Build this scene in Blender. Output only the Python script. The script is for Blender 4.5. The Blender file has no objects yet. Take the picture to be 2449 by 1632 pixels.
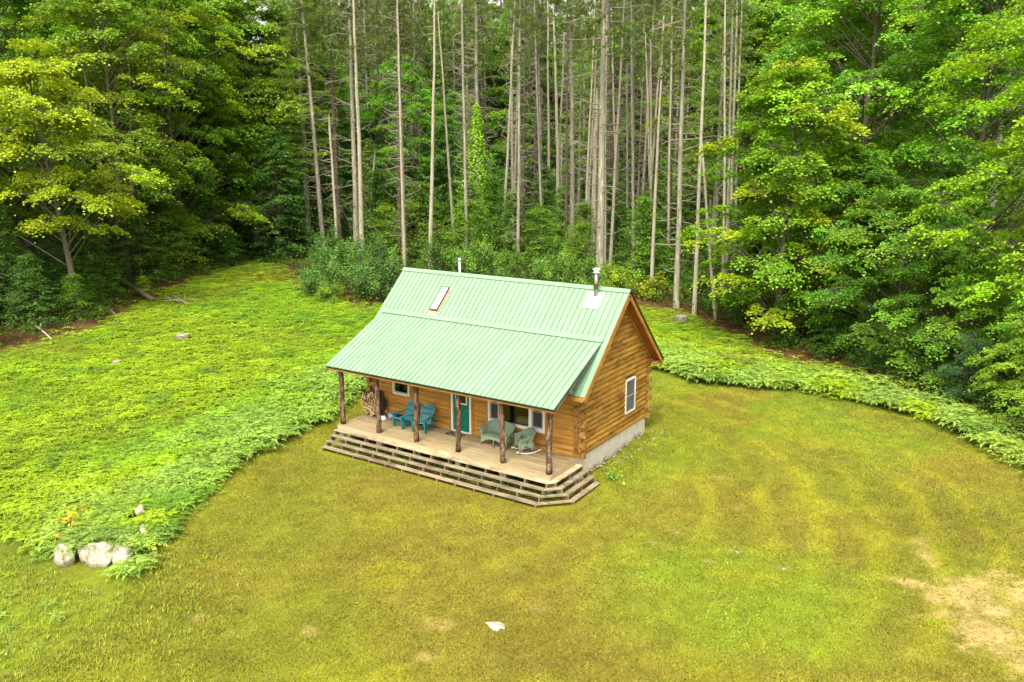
import bpy, math, random
import numpy as np
from mathutils import Vector, Matrix

# ------------------------------------------------------------------ camera, world, sun, exposure
SC = bpy.context.scene
COL = SC.collection
R = math.radians

def set_camera():
    yaw, pitch, roll, f = 0.5792, -0.2228, 0.0022, 1943.16
    cy, sy, cp, sp_ = math.cos(yaw), math.sin(yaw), math.cos(pitch), math.sin(pitch)
    fwd = Vector((-sy*cp, cy*cp, sp_)); right = Vector((cy, sy, 0)); up = right.cross(fwd)
    r = right*math.cos(roll) + up*math.sin(roll)
    u = -right*math.sin(roll) + up*math.cos(roll)
    m = Matrix((r, u, -fwd)).transposed().to_4x4()
    m.translation = (23.4806, -24.8089, 11.3072)
    cam = bpy.data.cameras.new('camera'); o = bpy.data.objects.new('camera', cam); COL.objects.link(o)
    o.matrix_world = m
    cam.sensor_width = 36; cam.lens = f/2449*36; cam.clip_end = 3000
    SC.camera = o
set_camera()

SUN_EL, SUN_AZ = 56, 166          # degrees; azimuth measured clockwise from +y towards +x
w = bpy.data.worlds.new("World"); SC.world = w; w.use_nodes = True
nt = w.node_tree; nt.nodes.clear()
sky = nt.nodes.new('ShaderNodeTexSky'); sky.sky_type = 'NISHITA'; sky.sun_disc = False
sky.sun_elevation = R(SUN_EL); sky.sun_rotation = R(SUN_AZ); sky.dust_density = 3.0; sky.air_density = 1.0
hsv = nt.nodes.new('ShaderNodeHueSaturation'); hsv.inputs['Saturation'].default_value = 0.08
hsv.inputs['Value'].default_value = 1.0
bg = nt.nodes.new('ShaderNodeBackground'); bg.inputs['Strength'].default_value = 0.15
out = nt.nodes.new('ShaderNodeOutputWorld')
warm = nt.nodes.new('ShaderNodeMix'); warm.data_type = 'RGBA'; warm.blend_type = 'MULTIPLY'; warm.inputs[0].default_value = 1.0
warm.inputs[7].default_value = (1.0, 0.98, 0.88, 1)
nt.links.new(sky.outputs[0], hsv.inputs['Color']); nt.links.new(hsv.outputs[0], warm.inputs[6]); nt.links.new(warm.outputs[2], bg.inputs[0]); nt.links.new(bg.outputs[0], out.inputs[0])
sl = bpy.data.lights.new('sun', 'SUN'); sl.energy = 1.5; sl.angle = R(28); sl.color = (1.0, 0.94, 0.78)
so = bpy.data.objects.new('sun', sl); COL.objects.link(so)
az, el = R(SUN_AZ), R(SUN_EL)
sd = Vector((math.sin(az)*math.cos(el), math.cos(az)*math.cos(el), math.sin(el)))
so.rotation_euler = sd.to_track_quat('Z', 'Y').to_euler()
so.location = (0, 0, 60)
vs = SC.view_settings
vs.view_transform = 'Standard'; vs.look = 'None'; vs.gamma = 1.0; vs.use_curve_mapping = False
vs.exposure = 1.5
cyc = SC.cycles
cyc.max_bounces = 7; cyc.diffuse_bounces = 4; cyc.glossy_bounces = 3; cyc.transmission_bounces = 4; cyc.transparent_max_bounces = 8
cyc.sample_clamp_indirect = 6.0; cyc.caustics_reflective = False; cyc.caustics_refractive = False

# ------------------------------------------------------------------ helpers
def lin(r, g=None, b=None):
    c = np.array([r, g, b], float)/255.0
    return tuple(np.where(c <= 0.04045, c/12.92, ((c+0.055)/1.055)**2.4))

def empty(name, loc, rz=0.0):
    o = bpy.data.objects.new(name, None); COL.objects.link(o)
    o.location = loc; o.rotation_euler = (0, 0, rz); o.empty_display_size = 0.3
    return o
def tag(o, label=None, cat=None, group=None, kind=None):
    if label: o['label'] = label
    if cat: o['category'] = cat
    if group: o['group'] = group
    if kind: o['kind'] = kind
    return o

def np_mesh(name, V, loops, starts, totals, mats, colors=None, smooth=False):
    me = bpy.data.meshes.new(name)
    V = np.ascontiguousarray(V, np.float32)
    me.vertices.add(len(V)); me.vertices.foreach_set('co', V.ravel())
    me.loops.add(len(loops)); me.loops.foreach_set('vertex_index', np.ascontiguousarray(loops, np.int32))
    me.polygons.add(len(starts)); me.polygons.foreach_set('loop_start', np.ascontiguousarray(starts, np.int32))
    try: me.polygons.foreach_set('loop_total', np.ascontiguousarray(totals, np.int32))
    except Exception: pass
    if smooth: me.polygons.foreach_set('use_smooth', np.ones(len(starts), bool))
    for m in mats: me.materials.append(m)
    if colors is not None:
        a = me.attributes.new('col', 'FLOAT_COLOR', 'POINT')
        c = np.ones((len(V), 4), np.float32); c[:, :3] = colors
        a.data.foreach_set('color', c.ravel())
    me.update(calc_edges=True)
    return me
def quads_mesh(name, V, mats, colors=None, smooth=False):
    n = len(V)//4
    return np_mesh(name, V, np.arange(n*4), np.arange(n)*4, np.full(n, 4), mats, colors, smooth)
def link(name, me, parent=None):
    o = bpy.data.objects.new(name, me); COL.objects.link(o)
    if parent: o.parent = parent
    return o

class MB:
    """collects shapes; build() links them as one mesh object"""
    def __init__(s): s.v = []; s.f = []; s.c = []; s.m = []; s.col = (1, 1, 1); s.mi = 0; s.sm = []; s.smooth = False
    def add(s, V, F):
        b = len(s.v)
        for p in V: s.v.append(tuple(p)); s.c.append(s.col)
        for f in F: s.f.append([b+i for i in f]); s.m.append(s.mi); s.sm.append(s.smooth)
    def box(s, x0, x1, y0, y1, z0, z1):
        V = [(x0,y0,z0),(x1,y0,z0),(x1,y1,z0),(x0,y1,z0),(x0,y0,z1),(x1,y0,z1),(x1,y1,z1),(x0,y1,z1)]
        s.add(V, [(0,3,2,1),(4,5,6,7),(0,1,5,4),(1,2,6,5),(2,3,7,6),(3,0,4,7)])
    def hexa(s, B, T):
        s.add(list(B)+list(T), [(0,3,2,1),(4,5,6,7),(0,1,5,4),(1,2,6,5),(2,3,7,6),(3,0,4,7)])
    def bar(s, a, b, w, h, up=(0,0,1)):
        a, b = Vector(a), Vector(b); d = (b-a).normalized(); u = Vector(up)
        r = d.cross(u)
        if r.length < 1e-4: r = d.cross(Vector((0,1,0)))
        r.normalize(); u = r.cross(d).normalized()
        q = [r*(-w/2)+u*(-h/2), r*(w/2)+u*(-h/2), r*(w/2)+u*(h/2), r*(-w/2)+u*(h/2)]
        s.add([a+k for k in q]+[b+k for k in q], [(0,1,2,3),(7,6,5,4),(0,4,5,1),(1,5,6,2),(2,6,7,3),(3,7,4,0)])
    def prism(s, poly, vec):
        n = len(poly); vec = Vector(vec)
        P = [Vector(p) for p in poly]
        s.add(P+[p+vec for p in P], [tuple(range(n))[::-1], tuple(range(n, 2*n))]+[(i, (i+1)%n, n+(i+1)%n, n+i) for i in range(n)])
    def tube(s, pts, rad, n=8, caps=True, rng=None, rough=0.0):
        pts = [Vector(p) for p in pts]
        if not hasattr(rad, '__len__'): rad = [rad]*len(pts)
        V = []; prev = None
        for i, p in enumerate(pts):
            d = (pts[min(i+1, len(pts)-1)]-pts[max(i-1, 0)]).normalized()
            if prev is None:
                r = d.cross(Vector((0,0,1)))
                if r.length < 1e-3: r = Vector((1,0,0))
                r.normalize()
            else:
                r = (prev - d*prev.dot(d)).normalized()
            prev = r; u = d.cross(r)
            for k in range(n):
                a = 2*math.pi*k/n; q = rad[i]*(1+(rng.uniform(-rough, rough) if rng else 0))
                V.append(p+r*(math.cos(a)*q)+u*(math.sin(a)*q))
        F = []
        for i in range(len(pts)-1):
            for k in range(n):
                F.append((i*n+k, i*n+(k+1)%n, (i+1)*n+(k+1)%n, (i+1)*n+k))
        if caps: F += [tuple(range(n))[::-1], tuple((len(pts)-1)*n+k for k in range(n))]
        s.add(V, F)
    def build(s, name, mats, parent=None, smooth=None):
        if not isinstance(mats, (list, tuple)): mats = [mats]
        tot = np.array([len(f) for f in s.f]); st = np.concatenate([[0], np.cumsum(tot)[:-1]])
        me = np_mesh(name, np.array(s.v), np.concatenate([np.array(f) for f in s.f]), st, tot, mats, np.array(s.c))
        me.polygons.foreach_set('material_index', np.array(s.m, np.int32))
        me.polygons.foreach_set('use_smooth', np.array(s.sm if smooth is None else [smooth]*len(s.f), bool))
        return link(name, me, parent)

# numpy value noise
def _h(i, j, s):
    n = np.sin(i*127.1 + j*311.7 + s*74.7)*43758.5453
    return n-np.floor(n)
def vnoise(x, y, s=0):
    x = np.asarray(x, float); y = np.asarray(y, float)
    i, j = np.floor(x), np.floor(y); u, v = x-i, y-j
    u = u*u*(3-2*u); v = v*v*(3-2*v)
    return (_h(i,j,s)*(1-u)+_h(i+1,j,s)*u)*(1-v)+(_h(i,j+1,s)*(1-u)+_h(i+1,j+1,s)*u)*v
def fbm(x, y, s=0, o=4):
    t = 0; a = 0.5; n = 0
    for k in range(o):
        t = t+a*vnoise(np.asarray(x)*2**k, np.asarray(y)*2**k, s+k*13); n += a; a *= .5
    return t/n
def sstep(a, b, x):
    t = np.clip((np.asarray(x, float)-a)/(b-a), 0, 1); return t*t*(3-2*t)
def mixc(a, b, t):
    t = np.asarray(t)[..., None]; return np.asarray(a)*(1-t)+np.asarray(b)*t

def inside(poly, x, y):
    r = np.zeros(np.shape(x), bool); n = len(poly)
    for i in range(n):
        x1, y1 = poly[i]; x2, y2 = poly[(i+1)%n]
        c = ((y1 > y) != (y2 > y)) & (x < (x2-x1)*(y-y1)/((y2-y1) if y2 != y1 else 1e-9)+x1)
        r ^= c
    return r
def sdist(poly, x, y):
    """signed distance, negative inside"""
    d = np.full(np.shape(x), 1e9); n = len(poly)
    for i in range(n):
        x1, y1 = poly[i]; x2, y2 = poly[(i+1)%n]
        dx, dy = x2-x1, y2-y1; t = np.clip(((x-x1)*dx+(y-y1)*dy)/(dx*dx+dy*dy+1e-9), 0, 1)
        d = np.minimum(d, np.hypot(x-x1-t*dx, y-y1-t*dy))
    return np.where(inside(poly, x, y), -d, d)

# ------------------------------------------------------------------ materials
def new_mat(name):
    m = bpy.data.materials.new(name); m.use_nodes = True; m.node_tree.nodes.clear()
    t = m.node_tree
    o = t.nodes.new('ShaderNodeOutputMaterial')
    return m, t, o
def N(t, kind, **kw):
    n = t.nodes.new(kind)
    for k, v in kw.items():
        if hasattr(n, k): setattr(n, k, v)
        else: n.inputs[k.replace('_', ' ')].default_value = v
    return n
def principled(t, o, rough=0.6, metal=0.0, spec=0.5):
    p = t.nodes.new('ShaderNodeBsdfPrincipled')
    p.inputs['Roughness'].default_value = rough; p.inputs['Metallic'].default_value = metal
    p.inputs['Specular IOR Level'].default_value = spec
    t.links.new(p.outputs[0], o.inputs['Surface'])
    return p
def coords(t, scale=(1,1,1), kind='Object'):
    tc = t.nodes.new('ShaderNodeTexCoord'); mp = t.nodes.new('ShaderNodeMapping')
    mp.inputs['Scale'].default_value = scale
    t.links.new(tc.outputs[kind], mp.inputs['Vector']); return mp.outputs[0]
def ramp(t, fac, stops):
    r = t.nodes.new('ShaderNodeValToRGB'); e = r.color_ramp.elements
    while len(e) < len(stops): e.new(0.5)
    for k, (p, c) in enumerate(stops): e[k].position = p; e[k].color = (*c, 1)
    t.links.new(fac, r.inputs[0]); return r.outputs[0]
def noise(t, vec, scale, detail=4, rough=0.55, dist=0.0):
    n = t.nodes.new('ShaderNodeTexNoise'); n.inputs['Scale'].default_value = scale
    n.inputs['Detail'].default_value = detail; n.inputs['Roughness'].default_value = rough; n.inputs['Distortion'].default_value = dist
    t.links.new(vec, n.inputs['Vector']); return n.outputs[0]
def mul(t, a, b, fac=1.0, mode='MULTIPLY'):
    m = t.nodes.new('ShaderNodeMix'); m.data_type = 'RGBA'; m.blend_type = mode; m.inputs[0].default_value = fac
    t.links.new(a, m.inputs[6]); t.links.new(b, m.inputs[7]); return m.outputs[2]
def attr(t):
    a = t.nodes.new('ShaderNodeAttribute'); a.attribute_name = 'col'; return a.outputs['Color']
def bump(t, p, h, strength=0.4, dist=0.02):
    b = t.nodes.new('ShaderNodeBump'); b.inputs['Strength'].default_value = strength; b.inputs['Distance'].default_value = dist
    t.links.new(h, b.inputs['Height']); t.links.new(b.outputs[0], p.inputs['Normal'])

def mat_plain(name, col, rough=0.5, metal=0.0, var=0.12, scale=6.0, spec=0.4, use_col=False, bmp=0.0):
    m, t, o = new_mat(name); p = principled(t, o, rough, metal, spec)
    v = coords(t); n = noise(t, v, scale, 5)
    c = np.array(col)
    s = ramp(t, n, [(0.3, tuple(np.clip(c*(1-var), 0, 1))), (0.7, tuple(np.clip(c*(1+var), 0, 1)))])
    if use_col: s = mul(t, s, attr(t))
    t.links.new(s, p.inputs['Base Color'])
    if bmp: bump(t, p, n, bmp)
    return m
def mat_wood(name, stops, scale, rough=0.6, stain=None, fine=40, bmp=0.25, spec=0.25):
    """streaky grain running along the axis with the small scale; per-board tint from the mesh"""
    m, t, o = new_mat(name); p = principled(t, o, rough, 0, spec)
    v = coords(t, scale); n = noise(t, v, 1.0, 6, 0.6, 0.3)
    c = ramp(t, n, stops)
    v2 = coords(t, tuple(q*4 for q in scale)); n2 = noise(t, v2, 1.0, 3, 0.6)
    c = mul(t, c, ramp(t, n2, [(0.25, (0.72, 0.70, 0.68)), (0.6, (1.05, 1.05, 1.05))]))
    if stain:
        v3 = coords(t, stain[0]); n3 = noise(t, v3, 1.0, 4, 0.65)
        c = mul(t, c, ramp(t, n3, [(stain[1], stain[2]), (stain[1]+0.17, (1, 1, 1))]))
    c = mul(t, c, attr(t))
    t.links.new(c, p.inputs['Base Color']); bump(t, p, n2, bmp, 0.01)
    return m

M = {}
LOGS = [(0.25, (0.26, 0.120, 0.022)), (0.45, (0.44, 0.225, 0.042)), (0.7, (0.54, 0.305, 0.065))]
M['log_front'] = mat_wood('stained_log_front', [(0.25, (0.28, 0.118, 0.025)), (0.45, (0.46, 0.220, 0.044)), (0.7, (0.56, 0.295, 0.068))], (0.55, 8, 9), stain=((0.9, 3, 6), 0.30, (0.50, 0.42, 0.34)))
M['log_gable'] = mat_wood('stained_log_gable', LOGS, (0.4, 0.45, 6.5), stain=((2, 1.3, 4), 0.36, (0.52, 0.46, 0.42)))
M['log_end'] = mat_wood('stained_log_end_grain', [(0.3, (0.26, 0.12, 0.035)), (0.7, (0.44, 0.25, 0.09))], (9, 9, 9), stain=((5, 5, 5), 0.36, (0.45, 0.42, 0.4)))
M['trim_wood'] = mat_wood('orange_trim_board', [(0.3, (0.34, 0.14, 0.028)), (0.7, (0.50, 0.24, 0.055))], (1.2, 1.2, 1.2))
M['soffit'] = mat_wood('soffit_boards', [(0.3, (0.20, 0.075, 0.016)), (0.7, (0.42, 0.17, 0.035))], (9, 1, 1))
M['deck'] = mat_wood('weathered_deck_board', [(0.25, (0.22, 0.165, 0.088)), (0.5, (0.33, 0.255, 0.145)), (0.75, (0.42, 0.335, 0.205))], (0.7, 12, 12), stain=((0.5, 0.9, 1), 0.28, (0.72, 0.68, 0.64)), rough=0.8)
M['tread'] = mat_wood('weathered_step_board', [(0.25, (0.19, 0.15, 0.10)), (0.5, (0.33, 0.26, 0.175)), (0.75, (0.44, 0.36, 0.25))], (1.0, 12, 12), stain=((1.2, 2, 2), 0.36, (0.55, 0.53, 0.52)), rough=0.85)
M['skirt'] = mat_wood('new_skirt_board', [(0.3, (0.36, 0.27, 0.15)), (0.7, (0.47, 0.37, 0.23))], (0.8, 9, 9), rough=0.8)
M['bark'] = mat_wood('porch_post_bark', [(0.32, (0.045, 0.03, 0.022)), (0.46, (0.15, 0.075, 0.042)), (0.58, (0.22, 0.15, 0.10)), (0.68, (0.40, 0.33, 0.25))], (9, 9, 4.5), rough=0.9, stain=((4, 4, 1.2), 0.38, (0.4, 0.38, 0.38)), bmp=0.8)
M['grey_board'] = mat_wood('grey_weathered_board', [(0.3, (0.10, 0.09, 0.085)), (0.7, (0.30, 0.27, 0.24))], (8, 1.5, 4), rough=0.9)
M['roof'] = None

def mat_roof():
    m, t, o = new_mat('painted_steel_roof'); p = principled(t, o, 0.55, 0.0, 0.18)
    v = coords(t, (0.5, 0.8, 0.8)); n = noise(t, v, 1.5, 5)
    c = ramp(t, n, [(0.3, (0.200, 0.325, 0.212)), (0.7, (0.224, 0.358, 0.238))])
    v2 = coords(t, (7, 0.6, 0.6)); n2 = noise(t, v2, 1.0, 3)
    c = mul(t, c, ramp(t, n2, [(0.3, (0.90, 0.92, 0.90)), (0.6, (1, 1, 1))]))
    v3 = coords(t, (1, 1, 1)); n3 = noise(t, v3, 55, 2, .5); c = mul(t, c, ramp(t, n3, [(0.24, (0.72, 0.68, 0.6)), (0.32, (1, 1, 1))]))
    c = mul(t, c, attr(t))
    t.links.new(c, p.inputs['Base Color']); return m
M['roof'] = mat_roof()
M['concrete'] = mat_plain('concrete_block', (0.52, 0.48, 0.40), 0.9, var=0.14, scale=3.5, bmp=0.3)
M['white'] = mat_plain('white_vinyl', (0.78, 0.76, 0.72), 0.4, var=0.03)
M['grey_sash'] = mat_plain('grey_sash', (0.36, 0.36, 0.38), 0.5, var=0.05)
M['screen'] = mat_plain('insect_screen', (0.035, 0.034, 0.036), 0.6, var=0.25, scale=3)
M['screen_gable'] = mat_plain('screen_sky_tint', (0.10, 0.105, 0.125), 0.5, var=0.2, scale=3)  # lighter bluish screen, the sky's reflection put into its colour
M['door'] = mat_plain('green_door_paint', (0.0, 0.165, 0.105), 0.35, var=0.06)
M['brass'] = mat_plain('brass', (0.75, 0.55, 0.2), 0.25, 1.0)
M['steel'] = mat_plain('stainless_pipe', (0.24, 0.22, 0.16), 0.32, 1.0, var=0.2, scale=4)
M['flash'] = mat_plain('galvanised_flashing', (0.80, 0.80, 0.80), 0.35, 0.15, var=0.05)
M['pvc'] = mat_plain('grey_pvc_pipe', (0.55, 0.58, 0.56), 0.45, var=0.06)
M['bronze'] = mat_plain('bronze_skylight_frame', (0.075, 0.05, 0.04), 0.4, 0.3)
M['rust'] = mat_plain('rust_tinted_flashing', (0.42, 0.27, 0.17), 0.6, var=0.25, scale=8)
M['skyglass'] = mat_plain('pale_skylight_pane', (0.72, 0.66, 0.62), 0.12, var=0.03, spec=0.8)  # opaque pane in a pale pinkish white
M['black'] = mat_plain('black_trim', (0.015, 0.014, 0.013), 0.5, var=0.2)
M['teal'] = mat_plain('teal_paint', (0.012, 0.19, 0.22), 0.5, var=0.18, scale=9)
M['teal_light'] = mat_plain('pale_teal_paint', (0.075, 0.26, 0.29), 0.55, var=0.2, scale=9)  # lighter, greyer teal for the seat and back slats
M['wicker'] = None
def mat_wicker():
    m, t, o = new_mat('sage_wicker'); p = principled(t, o, 0.6, 0, 0.3)
    v = coords(t)
    w1 = t.nodes.new('ShaderNodeTexWave'); w1.inputs['Scale'].default_value = 28; w1.bands_direction = 'Z'; t.links.new(v, w1.inputs['Vector'])
    w2 = t.nodes.new('ShaderNodeTexWave'); w2.inputs['Scale'].default_value = 22; w2.bands_direction = 'X'; t.links.new(v, w2.inputs['Vector'])
    mx = mul(t, w1.outputs[0], w2.outputs[0])
    c = ramp(t, mx, [(0.0, (0.20, 0.27, 0.19)), (0.6, (0.34, 0.42, 0.31))])
    t.links.new(c, p.inputs['Base Color']); bump(t, p, mx, 0.5, 0.01); return m
M['wicker'] = mat_wicker()
M['rocker_white'] = mat_plain('pale_rocker_paint', (0.62, 0.63, 0.58), 0.5, var=0.06)
M['mat'] = None
def mat_doormat():
    m, t, o = new_mat('patterned_doormat'); p = principled(t, o, 0.95)
    v = coords(t, (1, 1, 1))
    w1 = t.nodes.new('ShaderNodeTexVoronoi'); w1.feature = 'DISTANCE_TO_EDGE'; w1.inputs['Scale'].default_value = 6
    t.links.new(v, w1.inputs['Vector'])
    c = ramp(t, w1.outputs['Distance'], [(0.10, (0.03, 0.024, 0.02)), (0.20, (0.26, 0.22, 0.17))])
    t.links.new(c, p.inputs['Base Color']); return m
M['mat'] = mat_doormat()
M['wood_end'] = mat_wood('split_firewood_end', [(0.3, (0.46, 0.31, 0.13)), (0.7, (0.70, 0.52, 0.28))], (6, 3, 6), rough=0.85)
M['wood_bark'] = mat_plain('firewood_bark', (0.09, 0.06, 0.04), 0.95, var=0.4, scale=14)
M['cloth_white'] = mat_plain('white_cloth_shoe', (0.55, 0.56, 0.60), 0.8, var=0.3, scale=9)
M['cloth_blue'] = mat_plain('blue_white_fabric', (0.26, 0.32, 0.50), 0.8, var=0.6, scale=9)
M['cloth_black'] = mat_plain('black_fabric', (0.02, 0.02, 0.024), 0.8, var=0.3)
M['sofa'] = mat_plain('cream_upholstery', (0.50, 0.44, 0.30), 0.9, var=0.1, scale=12)
M['floor_in'] = mat_plain('interior_floor', (0.10, 0.05, 0.02), 0.5, var=0.2)
M['plaque'] = mat_plain('dark_wood_plaque', (0.09, 0.05, 0.025), 0.5, var=0.3, scale=12)

def mat_glass(name, tint, gl):
    m, t, o = new_mat(name)
    tr = t.nodes.new('ShaderNodeBsdfTransparent'); tr.inputs[0].default_value = (*tint, 1)
    g = t.nodes.new('ShaderNodeBsdfGlossy'); g.inputs['Roughness'].default_value = 0.03; g.inputs[0].default_value = (0.9, 0.9, 0.9, 1)
    fr = t.nodes.new('ShaderNodeFresnel'); fr.inputs[0].default_value = gl
    mx = t.nodes.new('ShaderNodeMixShader')
    t.links.new(fr.outputs[0], mx.inputs[0]); t.links.new(tr.outputs[0], mx.inputs[1]); t.links.new(g.outputs[0], mx.inputs[2])
    t.links.new(mx.outputs[0], o.inputs['Surface']); return m
M['glass'] = mat_glass('window_glass', (0.72, 0.74, 0.70), 1.5)

def mat_rock(name, a, b):
    m, t, o = new_mat(name); p = principled(t, o, 0.9, 0, 0.2)
    v = coords(t); n = noise(t, v, 3.0, 6, 0.65)
    c = ramp(t, n, [(0.3, a), (0.65, b)])
    n2 = noise(t, v, 2.2, 5, .65); c = mul(t, c, ramp(t, n2, [(0.38, (0.42, 0.55, 0.22)), (0.50, (1, 1, 1))]))
    n3 = noise(t, v, 14, 3, .6); c = mul(t, c, ramp(t, n3, [(0.36, (0.6, 0.58, 0.55)), (0.52, (1, 1, 1))]))
    t.links.new(c, p.inputs['Base Color']); bump(t, p, n, 0.6, 0.05); return m
M['rock'] = mat_rock('pale_fieldstone', (0.24, 0.21, 0.16), (0.52, 0.47, 0.38))
M['slab'] = mat_rock('white_slab_stone', (0.40, 0.37, 0.30), (0.62, 0.58, 0.50))
M['cobble'] = mat_rock('tan_cobble', (0.16, 0.125, 0.075), (0.33, 0.27, 0.18))

def mat_leaf(name, transl=0.30, rough=0.5, gl=0.025, lo=0.88):
    m, t, o = new_mat(name)
    c = attr(t)
    oi = t.nodes.new('ShaderNodeObjectInfo')
    c = mul(t, c, oi.outputs['Color'])
    rr = t.nodes.new('ShaderNodeMapRange'); rr.inputs['To Min'].default_value = lo; rr.inputs['To Max'].default_value = lo*1.28
    t.links.new(oi.outputs['Random'], rr.inputs['Value'])
    vm = t.nodes.new('ShaderNodeVectorMath'); vm.operation = 'SCALE'
    t.links.new(c, vm.inputs[0]); t.links.new(rr.outputs[0], vm.inputs['Scale'])
    d = t.nodes.new('ShaderNodeBsdfDiffuse'); tl = t.nodes.new('ShaderNodeBsdfTranslucent'); g = t.nodes.new('ShaderNodeBsdfGlossy')
    g.inputs['Roughness'].default_value = rough; g.inputs[0].default_value = (0.9, 0.95, 1, 1)
    t.links.new(vm.outputs[0], d.inputs[0])
    hs = t.nodes.new('ShaderNodeHueSaturation'); hs.inputs['Hue'].default_value = 0.485; hs.inputs['Value'].default_value = 1.25
    t.links.new(vm.outputs[0], hs.inputs['Color']); t.links.new(hs.outputs[0], tl.inputs[0])
    m1 = t.nodes.new('ShaderNodeMixShader'); m1.inputs[0].default_value = transl
    t.links.new(d.outputs[0], m1.inputs[1]); t.links.new(tl.outputs[0], m1.inputs[2])
    m2 = t.nodes.new('ShaderNodeMixShader'); m2.inputs[0].default_value = gl
    t.links.new(m1.outputs[0], m2.inputs[1]); t.links.new(g.outputs[0], m2.inputs[2])
    t.links.new(m2.outputs[0], o.inputs['Surface']); return m
M['leaf'] = mat_leaf('broad_leaf', 0.34, lo=1.12)
M['needle'] = mat_leaf('pine_needle', 0.18, 0.5, 0.02, 1.1)
M['fern'] = mat_leaf('fern_frond', 0.35, 0.6, 0.015)
M['grass'] = mat_leaf('grass_blade', 0.2, 0.6, 0.02)

def mat_trunk(name, a, b, patch=None):
    m, t, o = new_mat(name); p = principled(t, o, 0.95, 0, 0.1)
    v = coords(t, (7, 7, 1.3)); n = noise(t, v, 1.0, 6, 0.7)
    c = ramp(t, n, [(0.3, a), (0.68, b)])
    if patch:
        v2 = coords(t, (2.5, 2.5, 0.9)); n2 = noise(t, v2, 1.0, 4, 0.6)
        c2 = ramp(t, n2, [(0.56, (0, 0, 0)), (0.62, (1, 1, 1))])
        mx = t.nodes.new('ShaderNodeMix'); mx.data_type = 'RGBA'; mx.inputs[7].default_value = (*patch, 1)
        t.links.new(c2, mx.inputs[0]); t.links.new(c, mx.inputs[6]); c = mx.outputs[2]
    oi = t.nodes.new('ShaderNodeObjectInfo'); c = mul(t, c, oi.outputs['Color'])
    t.links.new(c, p.inputs['Base Color']); bump(t, p, n, 0.7, 0.03); return m
M['maple_bark'] = mat_trunk('grey_maple_bark', (0.07, 0.058, 0.04), (0.20, 0.17, 0.125))
M['pine_bark'] = mat_trunk('grey_pine_bark', (0.175, 0.158, 0.122), (0.35, 0.325, 0.26), (0.42, 0.39, 0.27))
M['pale_bark'] = mat_trunk('bare_bleached_wood', (0.26, 0.235, 0.18), (0.48, 0.44, 0.345), (0.36, 0.22, 0.11))
M['dark_bark'] = mat_trunk('dark_pine_bark', (0.05, 0.038, 0.028), (0.14, 0.11, 0.085))
M['dead_twig'] = mat_trunk('dead_branch_wood', (0.15, 0.125, 0.095), (0.32, 0.28, 0.21))
M['stem'] = mat_trunk('shrub_stem', (0.05, 0.04, 0.03), (0.12, 0.10, 0.07))

# ------------------------------------------------------------------ terrain
LAWN = [(4.9,-17.6),(5.0,-16.1),(4.2,-14.1),(2.3,-11.6),(1.3,-10.0),(0.6,-8.9),(-0.6,-7.1),(-1.3,-5.5),(-1.8,-3.7),(-2.2,-1.9),(-2.1,-0.2),(-3.6,3.2),(-3.0,12),(6.4,14.7),(9.5,13.6),(11.7,14.0),(13.6,14.7),(15.6,15.0),(17.6,14.5),(19.6,13.6),(21.5,11.5),(23.0,9.9),(23.9,8.9),(30,2),(34,-12),(30,-32),(2,-32)]
CLEAR = [(-24,-28),(-28,-10),(-27.1,-2.4),(-28.0,1.1),(-27.6,4.6),(-31.9,9.9),(-33.8,14.6),(-35.1,19.0),(-38.2,24.2),(-34.3,24.9),(-25.8,19.7),(-21.1,17.0),(-16.3,17.9),(-8,22.5),(-2,27.8),(2.6,28.6),(6.2,25.6),(9.3,23.0),(12.7,20.7),(15.7,19.5),(18.1,17.7),(19.4,15.3),(21.3,13.9),(22.5,12.5),(23.8,10.5),(33,3),(40,-12),(34,-36),(-20,-36)]
def ground(x, y):
    x = np.asarray(x, float); y = np.asarray(y, float)
    q = -0.5*x+0.85*y
    z = -0.31+0.31*sstep(-3, 6, y)+0.055*4*np.log1p(np.exp(np.clip((q-9)/4, -30, 30)))
    far = sstep(3, 14, np.hypot(x-5, y-3))
    return z+far*(fbm(x*0.16, y*0.16, 3, 3)-0.5)*0.30
def gz(x, y): return float(ground(x, y))

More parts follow.
